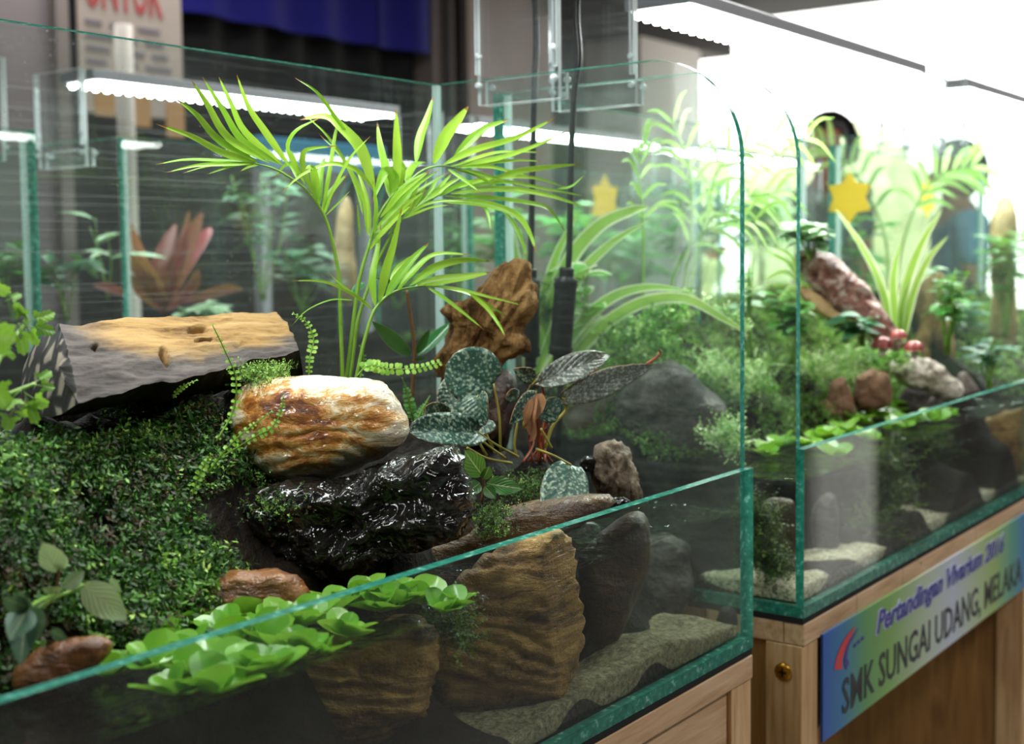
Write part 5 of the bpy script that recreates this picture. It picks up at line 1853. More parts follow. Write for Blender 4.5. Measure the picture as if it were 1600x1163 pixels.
for (px, py, sc, lab) in spots:
    p = AZ(px, py, WL1 + .001)
    p.y = max(p.y, .016)
    rosette(p, 7, sc * 1.08, lab, 'floating plants in the nearest tank', 1.15)

# ================================================================== SECOND TANK
ctrl = [tuple(AX(*q)) for q in (
    (1180, 600, .40), (1230, 560, .50), (1130, 575, .36), (1200, 655, .42), (1250, 630, .48), (1300, 580, .62), (1350, 590, .66), (1420, 600, .73), (1090, 600, .30),
    (1000, 570, .24), (940, 610, .18), (900, 690, .13), (1110, 690, .27), (1500, 600, .80))]
ctrl += [(x, .075, .012) for x in (.13, .25, .4, .55, .7, .85)] + [(x, .03, .004) for x in (.13, .3, .5, .7, .85)] + [(.45, .118, .108), (.6, .11, .11), (.75, .09, .10), (.3, .13, .108)]
ctrl += [(x, .33, z) for x, z in ((.15, .20), (.3, .24), (.45, .25), (.6, .27), (.75, .28), (.85, .28))] + [(.85, .2, .24), (.85, .12, .16), (.76, .2, .22)]
nx, ny = 90, 44
XX, YY, ZZ, H2 = terrain(ctrl, .1140, .8620, .010, .3380, nx, ny, 3)
g = G()
g.add([(XX[i, j], YY[i, j], max(.0112, ZZ[i, j] + .006 * fbm(Vector((XX[i, j], YY[i, j], 3)) * 40, 4) * min(1, max(0, (ZZ[i, j] - .03) / .05)))) for i in range(nx) for j in range(ny)],
      [(i * ny + j, (i + 1) * ny + j, (i + 1) * ny + j + 1, i * ny + j + 1) for i in range(nx - 1) for j in range(ny - 1)])
tag(obj('soil_bank', skirt(g, nx, ny), MAT['soil'], loc=(.5, .2, .02)), 'mossy soil bank filling the back of the second tank', 'soil', kind='stuff')
g = G()
g.add([(XX[i, j], YY[i, j], .022 + .003 * fbm(Vector((XX[i, j], YY[i, j], 7)) * 30, 3)) for i in range(nx) for j in range(ny)],
      [(i * ny + j, (i + 1) * ny + j, (i + 1) * ny + j + 1, i * ny + j + 1) for i in range(nx - 1) for j in range(ny - 1)])
tag(obj('sand_bed', skirt(g, nx, ny), MAT['sand'], loc=(.5, .17, .012)), 'white sand along the front glass of the second tank', 'sand', kind='stuff')
n = 24000
x = rng.uniform(.13, .86, n)
y = rng.uniform(.12, .335, n)
lump = nz2(x, y, 22, 3)
keep = (lump > -.55) & (H2(x, y) > .122)
x, y, lump = x[keep], y[keep], lump[keep]
moss_on(H2, x, y, SP, .6, 1.3, 'moss_mound', 'brownish green moss carpet in the second tank', MAT['moss2'], .001, np.clip(.4 + .35 * lump + rng.normal(0, .2, len(x)), 0, 1), (.5, .2, .17))


def rockx(name, label, px, X, thick, mat, cat='stone', group=None, **kw):
    c = AX(sum(p[0] for p in px) / len(px), sum(p[1] for p in px) / len(px), X)
    return rock(name, label, px, c, thick, mat, cat, group, **kw)


rockx('boulder', 'large dark wet boulder seen through the side glass of the second tank', [(955, 640), (985, 600), (1010, 575), (1048, 562), (1082, 582), (1112, 612), (1138, 640), (1136, 672), (1105, 700), (1040, 725), (970, 730), (945, 690)], .20, (.035, .06), MAT['boulder'], amp=.08, freq=2.4, nlat=40, pw=.5, strata=.03, sdir=(.6, .2, -.7), seed=31)
rockx('boulder', 'lower dark shelf of rock left of the wet boulder, behind the cables', [(860, 650), (900, 620), (960, 615), (985, 650), (980, 730), (920, 770), (860, 760), (845, 700)], .16, (.02, .05), MAT['dark_stone'], amp=.12, freq=2.6, seed=32)
rockx('red_log', 'reddish flaking bark log sloping down to the right in the second tank', [(1240, 395), (1275, 388), (1312, 405), (1348, 440), (1385, 488), (1412, 530), (1414, 548), (1392, 548), (1350, 522), (1300, 482), (1258, 440)], .52, (.02, .03), MAT['red_log'], cat='log', amp=.07, freq=2.6, nlat=36, nlon=110, pw=.6, ridge=(Vector((.7, -.2, -.68)), 1.4, .1), seed=33)
rockx('wood_slab', 'short tan wood slab under the reddish log', [(1240, 448), (1262, 448), (1298, 472), (1326, 500), (1312, 508), (1270, 486)], .49, .008, MAT['tan_wood'], cat='wood', amp=.08, seed=34)
rockx('white_rock', 'pitted white rock lying by the low pane of the second tank', [(1386, 578), (1394, 562), (1420, 555), (1452, 562), (1482, 580), (1506, 606), (1500, 624), (1470, 626), (1440, 610), (1410, 600)], .68, (.018, .025), MAT['white_rock'], amp=.2, freq=4, nlat=36, seed=35)
rockx('red_brown_rock', 'upright brown rock with a split face at the waterline of the second tank', [(1288, 640), (1296, 600), (1318, 588), (1330, 615), (1338, 652), (1320, 662), (1295, 660)], .52, (.012, .02), MAT['red_brown_rock'], amp=.12, ridge=(Vector((0, 0, 1)), 1.2, .1), seed=36)
rockx('red_brown_rock', 'small pinkish rock at the foot of the split brown one', [(1266, 652), (1274, 630), (1296, 624), (1308, 645), (1296, 662), (1274, 664)], .50, .010, MAT['red_brown_rock'], amp=.12, seed=37)
rockx('red_brown_rock', 'broad reddish brown rock between the split one and the white one', [(1332, 622), (1340, 592), (1362, 576), (1384, 582), (1396, 610), (1392, 634), (1362, 644), (1338, 642)], .58, (.014, .02), MAT['red_brown_rock'], amp=.12, seed=38)
rockx('dark_stone', 'dark rock in shade below the pitted white rock', [(1400, 628), (1415, 606), (1450, 612), (1478, 628), (1480, 645), (1440, 650), (1408, 646)], .66, .012, MAT['boulder'], amp=.15, seed=39)
rockx('grey_rock', 'small grey pointed rock right of the pitted white rock', [(1488, 612), (1498, 584), (1508, 580), (1522, 598), (1532, 614), (1510, 626)], .76, .010, MAT['grey_rock'], amp=.12, seed=40)
rockx('white_pebble', 'small white pebble below the red mushrooms', [(1380, 556), (1388, 547), (1400, 549), (1402, 560), (1390, 566)], .63, .006, MAT['white_rock'], amp=.06, seed=41)
rock('dark_stone', 'tall brown rooty bank under water behind the low pane of the second tank', [(1410, 720), (1480, 690), (1560, 650), (1650, 620), (1690, 700), (1600, 765), (1500, 815), (1420, 850), (1395, 800)], A(1520, 740, .07), (.02, .04), MAT['brown_stone'], tilt=.25, amp=.14, freq=3, ridge=(Vector((0, 0, 1)), 1.4, .12), seed=42)
rock('dark_stone', 'narrow dark stone under water at the left of the second tank', [(1268, 800), (1280, 775), (1302, 770), (1312, 800), (1310, 870), (1296, 885), (1272, 880)], A(1290, 830, .06), (.012, .02), MAT['boulder'], amp=.12, seed=43)
rock('dark_stone', 'brown stone under water seen through the left glass of the second tank', [(1186, 790), (1205, 775), (1240, 780), (1248, 830), (1240, 880), (1200, 885), (1186, 850)], AX(1215, 830, .17), (.012, .03), MAT['dark_stone'], amp=.12, seed=44)
moss_patch([(1375, 730, .05, 40), (1390, 780, .045, 40), (1365, 830, .04, 36), (1380, 860, .04, 30), (1450, 700, .07, 40)], 1000, 'water_moss', 'olive water moss hanging under water in the second tank', MAT['waterweed'], .6, 1.2, WEED)


def patch_x(pxs, n, name, label, mat, smin, smax, temps, cat='plant'):
    o = moss_patch([(px, py, AX(px, py, X).y, r) for px, py, X, r in pxs], n, name, label, mat, smin, smax, temps)
    o['category'] = cat
    return o


LEAFY = [sprig_template(6, .0085, .0060, .022, 60 + k, .4) for k in range(5)]
FERNY = [sprig_template(10, .0060, .0030, .026, 70 + k, .8) for k in range(5)]
patch_x([(1000, 520, .21, 46), (1030, 545, .21, 44), (965, 530, .20, 40), (1045, 500, .23, 40), (990, 570, .20, 36)], 330, 'creeping_fig', 'small leaved green creeper growing over the wet boulder', MAT['creeper'], .5, .9, LEAFY)
patch_x([(1050, 470, .24, 18), (1075, 470, .24, 18), (1100, 476, .24, 16), (1125, 488, .24, 14), (1145, 502, .24, 12), (1160, 516, .24, 9)], 110, 'trailing_creeper', 'pale trailing sprig arching right from the boulder to the tank edge', MAT['pale_creeper'], .35, .6, LEAFY)
patch_x([(1130, 585, .30, 36), (1160, 610, .32, 30), (1110, 570, .32, 26), (1180, 590, .36, 26)], 170, 'clubmoss', 'feathery pale green clubmoss right of the wet boulder', MAT['pale_creeper'], .5, .9, FERNY)
patch_x([(1118, 690, .16, 20), (1136, 678, .16, 18), (1145, 705, .16, 18)], 110, 'clubmoss', 'small bright clubmoss sprig at the water below the boulder', MAT['pale_creeper'], .5, .9, FERNY)
patch_x([(1290, 580, .52, 30), (1325, 568, .55, 28), (1270, 575, .5, 22)], 180, 'clubmoss', 'pale clubmoss cushion above the brown rocks of the second tank', MAT['pale_creeper'], .5, .9, FERNY)
patch_x([(1380, 570, .60, 30), (1350, 560, .6, 30), (1400, 560, .62, 24)], 160, 'creeping_fig', 'dark small leaved creeper beside the red mushrooms', MAT['creeper'], .4, .7, LEAFY)
patch_x([(1200, 640, .42, 34), (1225, 660, .44, 30), (1190, 610, .4, 30)], 170, 'creeping_fig', 'low creeper above the water behind the left glass of the second tank', MAT['creeper'], .4, .7, LEAFY)

# leafy plants: stems with separate leaves that share a few leaf shapes
LV = {}


def leaf_variants(key, shape, wl, cup=.12, droop=.2):
    if key not in LV:
        out = []
        for q in range(3):
            gg = G()
            leaf(gg, (0, 0, 0), (1, 0, 0), wl, Vector((0, 0, 1)), shape, 8, 4, cup, droop * (.6 + .5 * q), .01)
            out.append(gg)
        LV[key] = out
    return LV[key]


LM = {}


def leafy(name, label, c, rx, ry, rz, n, ln, mat, shape=ovate, wl=.5, base=None, cat='plant', group=None, up=.5, stems=5, seed=1):
    """n leaves spread through an ellipsoid round c (metres), carried by stems from the base"""
    rr = random.Random(seed)
    base = Vector(base) if base is not None else c - Vector((0, 0, rz * 1.2))
    t = thing(name, label, cat, base, group)
    key = (mat, round(wl, 2))
    vs_ = leaf_variants(key, shape, wl)
    if key not in LM:
        LM[key] = [mesh('leaf', gg, MAT[mat]) for gg in vs_]
    tops = []
    for s_ in range(stems):
        e_ = c + Vector((rr.uniform(-.7, .7) * rx, rr.uniform(-.7, .7) * ry, rr.uniform(.2, .9) * rz))
        mid = base.lerp(e_, .5) + Vector((rr.uniform(-.2, .2) * rx, rr.uniform(-.2, .2) * ry, 0))
        obj('stem', tube(G(), [base + Vector((rr.uniform(-.004, .004), rr.uniform(-.004, .004), 0)), mid, e_], lambda u: .0013 - .0006 * u, 5, 8), MAT['palm_stem'], t)
        tops.append((mid, e_))
    for i in range(n):
        mid, e_ = tops[i % stems]
        p = mid.lerp(e_, rr.uniform(0, 1.05))
        az = rr.uniform(0, 2 * pi)
        el = rr.uniform(-.5, .8) * up
        d = Vector((math.cos(az) * math.cos(el), math.sin(az) * math.cos(el), math.sin(el)))
        L = ln * rr.uniform(.65, 1.15)
        z = Vector((0, 0, 1)) - d * d.z + TOCAM * .3
        z = (z - d * z.dot(d)).normalized()
        y = z.cross(d)
        M = Matrix(((d.x * L, y.x * L, z.x * L, p.x), (d.y * L, y.y * L, z.y * L, p.y), (d.z * L, y.z * L, z.z * L, p.z), (0, 0, 0, 1)))
        put(LM[key][rr.randrange(3)], 'leaf', t, M)
    return t


def leafx(name, label, px, py, X, rxp, ryp, n, lp, mat, seed, **kw):
    c = AX(px, py, X)
    k = depth(c) / FPX
    return leafy(name, label, c, rxp * k, rxp * k * .6, ryp * k, n, lp * k, mat, seed=seed, **kw)


leafx('white_veined_plant', 'pale white veined leaves on top of the reddish log', 1262, 372, .46, 52, 30, 40, 42, 'fitt_white', 3, wl=.62, shape=ovate, stems=6)
leafx('bushy_plant', 'bushy bright green plant left of the tan wood slab', 1240, 505, .42, 50, 54, 80, 30, 'green', 4, wl=.6, stems=8)
leafx('blue_green_plant', 'low blue green leaves across the lower end of the reddish log', 1345, 515, .49, 46, 22, 30, 40, 'teal_green', 5, wl=.62, stems=6)
leafx('round_leaved_plant', 'thin stalked plant with round pale leaves at the right of the nearest side glass', 1172, 440, .30, 20, 50, 9, 34, 'fitt_white', 6, wl=.85, shape=roundl, base=AX(1172, 560, .30), stems=4)
leafx('variegated_plant', 'green leaves edged with white behind the right hand cable connector', 925, 455, .20, 40, 46, 10, 62, 'pothos', 8, wl=.66, shape=ovate, stems=4, base=AX(915, 560, .20))
leafx('back_shrub', 'dense dark green leafy plant in the right half of the second tank', 1480, 470, .80, 60, 70, 60, 34, 'green', 9, wl=.5, stems=9)
leafx('back_shrub', 'bluish leaved plant low at the right of the second tank', 1545, 560, .82, 50, 40, 36, 34, 'teal_green', 10, wl=.42, stems=7)
leafx('fine_leaved_plant', 'fine leaved green plant behind the striped leaves at the left of the second tank', 860, 470, .18, 30, 70, 40, 26, 'green', 12, wl=.35, stems=7)


def strap_plant(label, base, X, leaves, mat='spider', name='striped_plant', fold=.35):
    t = thing(name, label, 'plant', AX(*base, X), None)
    for pts, w, dx in leaves:
        n_ = len(pts)
        P = [AX(x, y, X + dx * i / (n_ - 1)) for i, (x, y) in enumerate(pts)]
        k = depth(P[0]) / FPX
        obj('leaf', blade(G(), P, w * k, facing(random.uniform(-.5, .5), P[-1] - P[0]) + Vector((0, 0, .3)), lambda u: min(1, .55 + u * 2) * max(0, 1 - u ** 2.4) ** .8, fold, 22), MAT[mat], t)
    return t


strap_plant('large striped strap leaved plant arching right behind the cables', (845, 640), .17, [
    ([(845, 630), (895, 525), (950, 470), (1010, 450), (1080, 455)], 23, .05), ([(850, 640), (915, 535), (990, 478), (1065, 466), (1125, 495), (1168, 522)], 21, .05),
    ([(828, 600), (878, 430), (930, 358), (985, 330), (1015, 323)], 26, .06), ([(832, 600), (895, 450), (950, 385), (1012, 345)], 20, .05), ([(838, 630), (880, 560), (940, 505), (1010, 478)], 26, .03),
    ([(830, 620), (842, 500), (870, 400), (905, 330)], 20, .03), ([(840, 640), (900, 580), (960, 545)], 22, .02), ([(825, 600), (818, 480), (800, 380), (790, 320)], 24, .0), ([(826, 600), (835, 470), (815, 370)], 20, .0), ([(835, 640), (870, 560), (900, 520), (930, 505)], 24, .02)])
strap_plant('striped strap leaved plant growing at the foot of the reddish log', (1402, 540), .62, [
    ([(1398, 540), (1376, 450), (1345, 385), (1304, 325)], 19, .02), ([(1402, 535), (1396, 450), (1400, 410), (1408, 378)], 15, .01), ([(1408, 535), (1414, 455), (1438, 385), (1472, 328)], 18, .02), ([(1410, 535), (1426, 460), (1450, 405), (1482, 368)], 14, .02), ([(1406, 540), (1408, 480), (1425, 430)], 14, 0)])
strap_plant('thin arching strap leaves left of the reddish log', (1255, 450), .5, [([(1255, 440), (1230, 410), (1195, 392)], 12, 0), ([(1255, 446), (1225, 425), (1190, 440)], 10, 0), ([(1256, 440), (1235, 400), (1205, 385)], 9, 0), ([(1253, 450), (1235, 450), (1215, 470)], 10, 0)])


def palm_far(label, base, X, fr, mat='palm_far', Lp=90, wp=9, cat='palm'):
    t = thing('palm_seedling', label, cat, AX(*base, X), None)
    for pts, n_, dx in fr:
        P = [AX(x, y, X + dx * i / (len(pts) - 1)) for i, (x, y) in enumerate(pts)]
        k = depth(P[0]) / FPX
        f_ = obj('frond', tube(G(), P, lambda u: (2.6 - 1.6 * u) * k, 6, 24), MAT['palm_stem'], t)
        C_ = cr(P, 60)
        T = tangents(C_)
        for i in range(n_):
            u = .45 + .54 * i / (n_ - 1)
            q = int(u * 59)
            for s in (-1, 1):
                N = facing(random.uniform(-.4, .4), T[q])
                side = T[q].cross(N).normalized() * s
                d = (side * (1 - .35 * (u - .45) / .55) + T[q] * (.55 + .6 * (u - .45)) + TOCAM * random.uniform(-.4, .4)).normalized()
                L = Lp * k * random.uniform(.75, 1.1) * (1 - .35 * abs(2 * u - 1.45))
                p = C_[q]
                e_ = p + d * L
                pts3 = [p, p.lerp(e_, .5) + Vector((0, 0, .10 * L)), e_ - Vector((0, 0, .18 * L))]
                for v in pts3:
                    v.y = min(v.y, .336) if X < .9 else v.y
                    v.x = max(v.x, .112)
                obj('leaflet', blade(G(), pts3, wp * k, N, fold=.25, n=9), MAT[mat], f_)
    return t


palm_far('pale palm seedling in the second tank with thin upright stems', (1062, 520), .36, [
    ([(1006, 520), (1005, 420), (1003, 320), (990, 250), (960, 225)], 7, .03), ([(1060, 520), (1072, 420), (1082, 330), (1075, 250), (1050, 190)], 7, .03),
    ([(1064, 520), (1080, 420), (1110, 345), (1160, 310), (1215, 300)], 7, .06), ([(1058, 520), (1050, 440), (1090, 370), (1140, 345), (1180, 345)], 5, .04), ([(1066, 520), (1090, 400), (1120, 270), (1180, 225), (1260, 215)], 8, .10)], Lp=84, wp=7)

# red capped mushrooms
mg = G()
for (px, py, r_, lab) in ((1378, 540, 17, 'leftmost of three red capped mushrooms beside the reddish log'), (1404, 526, 13, 'topmost small red capped mushroom at the end of the reddish log'), (1428, 545, 15, 'rightmost red capped mushroom above the pitted white rock')):
    c = AX(px, py, .50)
    k = depth(c) / FPX * r_
    t = thing('mushroom', lab, 'mushroom', c - Vector((0, 0, 1.0 * k)), 'red capped mushrooms')
    g = G()
    vs, fs = [], []
    for i in range(9):
        a = pi / 2 * i / 8 * 1.15
        for j in range(20):
            b = 2 * pi * j / 20
            vs.append(c + Vector((math.sin(a) * math.cos(b) * k, math.sin(a) * math.sin(b) * k, math.cos(a) * k * .85)))
    fs = [(i * 20 + j, (i + 1) * 20 + j, (i + 1) * 20 + (j + 1) % 20, i * 20 + (j + 1) % 20) for i in range(8) for j in range(20)] + [tuple(160 + j for j in range(20))]
    g.add(vs, fs)
    obj('cap', g, MAT['cap_red'], t)
    obj('stem', tube(G(), [c - Vector((0, 0, 1.0 * k)), c - Vector((0, 0, .1 * k))], lambda u: k * (.36 - .1 * u), 10, 6), MAT['cap_stem'], t)

for (px, py, sc, lab) in ((1222, 700, 1.0, 'floating plant behind the left glass edge of the second tank'), (1195, 715, .9, 'floating plant furthest left in the second tank'), (1255, 700, 1.0, 'floating plant at the corner edge of the second tank'), (1290, 692, 1.1, 'floating plant below the small pinkish rock'),
                          (1320, 680, 1.1, 'floating plant below the split brown rock'), (1345, 665, 1.1, 'floating plant under the broad reddish brown rock'), (1375, 655, 1.1, 'floating plant in the middle of the second raft'), (1405, 648, 1.1, 'floating plant under the dark rock in shade'),
                          (1425, 640, 1.0, 'yellowish floating plant at the pane edge below the white rock'), (1420, 665, 1.1, 'floating plant behind the low pane, middle right of the second raft'), (1455, 660, 1.1, 'floating plant behind the low pane at the right end of the second raft'), (1400, 675, 1.0, 'floating plant touching the front glass of the second tank'),
                          (1350, 690, 1.0, 'floating plant partly behind the white reflection in the low pane'), (1300, 715, 1.0, 'floating plant at the lower left of the second raft'), (1480, 655, .9, 'last floating plant at the right of the second raft')):
    p = AZ(px, py, WL2 + .001)
    p.y = min(max(p.y, .018), .13)
    rosette(p, 7, sc * 1.3, lab, 'floating plants in the second tank', .8)

# ================================================================== BACK ROW AND THIRD TANK CONTENTS (far, out of focus)
def bed(X0, X1, Y0, Y1, zf, zb, label, seed, mat='moss'):
    """soil slope with a moss cover; zf = height at Y0, zb = at Y1"""
    nx, ny = 40, 18
    g = G()
    f = lambda x, y: max(.012, zf + (zb - zf) * (y - Y0) / (Y1 - Y0) + .05 * fbm(Vector((x * 6, y * 6, seed)), 4))
    g.add([(X0 + (X1 - X0) * i / nx, Y0 + (Y1 - Y0) * j / ny, f(X0 + (X1 - X0) * i / nx, Y0 + (Y1 - Y0) * j / ny)) for i in range(nx + 1) for j in range(ny + 1)],
          [(i * (ny + 1) + j, (i + 1) * (ny + 1) + j, (i + 1) * (ny + 1) + j + 1, i * (ny + 1) + j + 1) for i in range(nx) for j in range(ny)])
    tag(obj('soil_bank', skirt(g, nx + 1, ny + 1), MAT['soil'], loc=((X0 + X1) / 2, (Y0 + Y1) / 2, .02)), 'soil bank in ' + label, 'soil', kind='stuff')
    hf = lambda x, y: np.array([f(a, b) for a, b in zip(x, y)])
    n = 3500
    x, y = rng.uniform(X0 + .02, X1 - .02, n), rng.uniform(min(Y0, Y1) + .02, max(Y0, Y1) - .02, n)
    moss_on(hf, x, y, SP, 1.2, 2.2, 'moss_mound', 'green moss cover in ' + label, MAT[mat], .001, None, ((X0 + X1) / 2, (Y0 + Y1) / 2, .1))


bed(-.765, -.015, 1.010, 1.334, .22, .10, 'the far left tank of the back row', 1)
bed(.137, .885, 1.010, 1.334, .20, .10, 'the back row tank with the red leaved plant', 2)
bed(1.010, 1.76, 1.010, 1.334, .20, .12, 'the right hand tank of the back row', 3, 'moss2')
bed(1.883, 2.633, 1.010, 1.334, .20, .14, 'the last tank of the back row', 5, 'moss2')
bed(.985, 1.735, .010, .334, .10, .26, 'the third tank of the front row', 4, 'moss2')


def leafp(name, label, px, py, Y, rxp, ryp, n, lp, mat, seed, **kw):
    c = A(px, py, Y)
    k = depth(c) / FPX
    return leafy(name, label, c, rxp * k, min(.12, rxp * k * .6), ryp * k, n, lp * k, mat, seed=seed, **kw)


def strap_y(label, base, Y, leaves, mat, name='strap_plant'):
    t = thing(name, label, 'plant', A(*base, Y), None)
    for pts, w, dy in leaves:
        n_ = len(pts)
        P = [A(x, y, Y + dy * i / (n_ - 1)) for i, (x, y) in enumerate(pts)]
        k = depth(P[0]) / FPX
        obj('leaf', blade(G(), P, w * k, facing(random.uniform(-.5, .5), P[-1] - P[0]), lambda u: max(.02, math.sin(pi * min(1, u * .92 + .06))) ** .8, .3, 16), MAT[mat], t)
    return t


strap_y('plant with long blurred red leaves standing in the back row tank', (255, 500), 1.10, [
    ([(255, 490), (280, 420), (300, 370), (316, 332)], 30, -.02), ([(258, 490), (270, 440), (285, 390), (296, 330)], 26, .0), ([(262, 480), (290, 420), (320, 370), (330, 356)], 20, .02), ([(260, 480), (240, 440), (215, 415), (196, 395)], 28, .0),
    ([(258, 485), (225, 455), (205, 430)], 24, .02), ([(285, 472), (320, 462), (355, 452), (380, 452)], 18, -.02), ([(200, 460), (170, 450), (145, 446)], 16, .0), ([(255, 490), (248, 430), (262, 385), (275, 350)], 30, .03), ([(250, 480), (228, 420), (205, 350)], 24, .02), ([(262, 486), (300, 450), (310, 420)], 20, 0)], 'cordyline', 'red_leaved_plant')
leafp('leafy_plant', 'blurred broad green leaves between the two glass posts at the left', 100, 430, 1.08, 50, 60, 26, 60, 'teal_green', 21, wl=.42, stems=5)
leafp('leafy_plant', 'pale slanting leaf plant left of the second glass post', 150, 370, 1.12, 24, 44, 7, 80, 'fitt_white', 22, wl=.22, stems=3, base=A(170, 470, 1.12))
leafp('leafy_plant', 'blurred greenery at the left edge behind the nearest tank', 20, 430, 1.10, 50, 60, 36, 50, 'green', 23, wl=.4, stems=6)
leafp('leafy_plant', 'dark green leaves behind the left half of the palm', 400, 330, 1.18, 70, 70, 60, 46, 'teal_green', 24, wl=.28, stems=9, base=A(410, 470, 1.18))
leafp('leafy_plant', 'dark leaves beneath the palm fronds in the back row tank', 470, 430, 1.14, 60, 50, 44, 50, 'teal_green', 25, wl=.35, stems=8)
leafp('leafy_plant', 'low bright leaves beside the far trunk', 620, 440, 1.10, 60, 36, 44, 40, 'green', 26, wl=.42, stems=8)
leafp('leafy_plant', 'white veined low leaves at the foot of the red leaved plant', 320, 488, 1.06, 50, 12, 20, 40, 'fitt_white', 27, wl=.5, stems=6)
rock('driftwood_branch', 'brown upright branch in the back row tank behind the palm stems', [(524, 470), (520, 400), (528, 330), (536, 300), (550, 305), (552, 360), (556, 420), (560, 480)], A(540, 390, 1.12), .02, MAT['tan_wood'], cat='wood', amp=.08, pw=.7, seed=51)
rock('mossy_rock', 'dark rounded rock at the left edge in the back row', [(-40, 480), (-30, 410), (10, 392), (45, 405), (56, 450), (50, 500), (0, 510)], A(10, 450, 1.14), .04, MAT['boulder'], amp=.15, seed=52)
leafp('leafy_plant', 'bright green fine plant at the left of the right hand back row tank', 720, 400, 1.08, 40, 90, 60, 50, 'green', 28, wl=.2, stems=9)
leafp('leafy_plant', 'light green bush behind the yellow star', 900, 400, 1.14, 80, 90, 80, 60, 'green', 29, wl=.3, stems=10)
leafp('leafy_plant', 'pale lit foliage in the last tank of the back row, left part', 1090, 360, 1.12, 60, 90, 70, 60, 'green', 41, wl=.3, stems=9)
leafp('leafy_plant', 'pale lit foliage in the last tank of the back row, right part', 1190, 350, 1.14, 50, 80, 60, 60, 'green', 42, wl=.35, stems=9)
leafp('leafy_plant', 'fresh green leaves left of the left hand cable, far behind', 790, 380, 1.12, 40, 80, 50, 60, 'green', 43, wl=.3, stems=8)
leafp('leafy_plant', 'fresh green leaves between the cables and the palm of the second tank', 990, 400, 1.12, 70, 90, 70, 60, 'green', 44, wl=.3, stems=9)
MAT['orange_leaf'] = leafmat('orange_leaf', '#e0662a', '#f49a5a', 0.4, 0.4)
strap_y('small orange leaved plant glowing behind the palm of the second tank', (1105, 405), 1.10, [([(1105, 400), (1112, 385), (1120, 368)], 12, 0), ([(1105, 400), (1122, 392), (1138, 388)], 14, 0), ([(1105, 400), (1102, 388), (1108, 372)], 10, 0), ([(1105, 402), (1118, 398), (1130, 399)], 12, 0)], 'orange_leaf', 'orange_leaved_plant')
# third tank
leafx('leafy_plant', 'bushy plant at the left of the third tank', 1340, 420, 1.10, 60, 90, 60, 44, 'green', 31, wl=.4, stems=9)
leafx('leafy_plant', 'green sprays at the right edge of the picture in the third tank', 1570, 420, 1.25, 50, 90, 60, 44, 'green', 32, wl=.4, stems=9)
leafx('leafy_plant', 'darker leaves low in the third tank beside the tan stump', 1490, 500, 1.15, 60, 50, 50, 40, 'teal_green', 33, wl=.45, stems=8)
rockx('tree_stump', 'tall tan driftwood stump in the third tank at the right edge', [(1548, 560), (1550, 420), (1545, 350), (1560, 310), (1580, 300), (1590, 340), (1585, 420), (1592, 560)], 1.3, .03, MAT['tan_wood'], cat='driftwood', amp=.1, pw=.7, seed=53)
rockx('mossy_wood', 'knotted mossy wood in the third tank behind the striped leaves', [(1425, 590), (1430, 500), (1440, 440), (1470, 420), (1490, 450), (1488, 520), (1500, 590)], 1.02, .03, MAT['driftwood'], cat='driftwood', amp=.16, pw=.6, seed=54)
palm_far('palm seedling in the third tank behind the person', (1400, 420), 1.2, [([(1390, 460), (1380, 360), (1330, 260), (1270, 225)], 8, .05), ([(1395, 460), (1420, 350), (1460, 280), (1520, 260)], 8, .05)], Lp=80, wp=10)

# yellow star shaped tags
m = N_('yellow_card')
t = m.n('BsdfTranslucent')
t.inputs[0].default_value = lin('#f6de3c')
MAT['yellow'] = m.done(m.shmix(.45, m.bsdf('#f2d838', .6), t.outputs[0]))


def star(label, c, right, up_, r, number=None):
    t = thing('star_tag', label, 'tag', c, 'yellow star tags')
    n = right.cross(up_).normalized()
    g = G()
    pts = []
    for i in range(12):
        a = pi / 2 + pi * i / 6
        q = r * (1 if i % 2 == 0 else .66)
        pts.append(c + right * (q * math.cos(a)) + up_ * (q * math.sin(a)))
    m_ = 12
    vs = pts + [p + n * .0015 for p in pts]
    g.add(vs, [tuple(range(12))[::-1], tuple(range(12, 24))] + [(i, (i + 1) % m_, m_ + (i + 1) % m_, m_ + i) for i in range(m_)])
    obj('card', g, MAT['yellow'], t, smooth=False)
    if number:
        M = Matrix(((right.x, up_.x, n.x, 0), (right.y, up_.y, n.y, 0), (right.z, up_.z, n.z, 0), (0, 0, 0, 1)))
        p = c - right * r * .2 - up_ * r * .3 + n * .0019
        lettering('number', number, t, Matrix.Translation(p) @ M, r * .95, MAT['red_ink'])
    return t


V = Vector
star('blurred yellow star tag behind the striped leaves and palm, left of the three', A(945, 315, .994), V((1, 0, 0)), V((0, 0, 1)), .058)
c = AX(1262, 312, .9735)
star('yellow star tag on the end glass of the third tank, cut by a glass edge', V((.9725, min(c.y, .31), c.z)), V((0, -1, 0)), V((0, 0, 1)), .040)
star('yellow star tag with a red number at the back of the third tank', A(1448, 308, .3385), V((1, 0, 0)), V((0, 0, 1)), .042, '2')

# objects beyond the back row
MAT['blue_plastic'] = plain('light_blue_plastic', '#3f8fb8', .5, 0, .05, 5, 0)
a_, b_ = A(405, 262, 2.0), A(565, 226, 2.0)
bb = thing('blue_board', 'light blue board standing far behind the palm fronds', 'board', ((a_.x + b_.x) / 2, 2.0, FLOOR_Z))
obj('panel', box(G(), (a_.x, 2.0, a_.z), (b_.x + .1, 2.03, b_.z)), MAT['blue_plastic'], bb, smooth=False, bevel=.004)
for xx in (a_.x + .03, b_.x + .04):
    obj('leg', box(G(), (xx, 2.0305, FLOOR_Z), (xx + .03, 2.06, b_.z - .02)), MAT['alu'], bb, smooth=False)

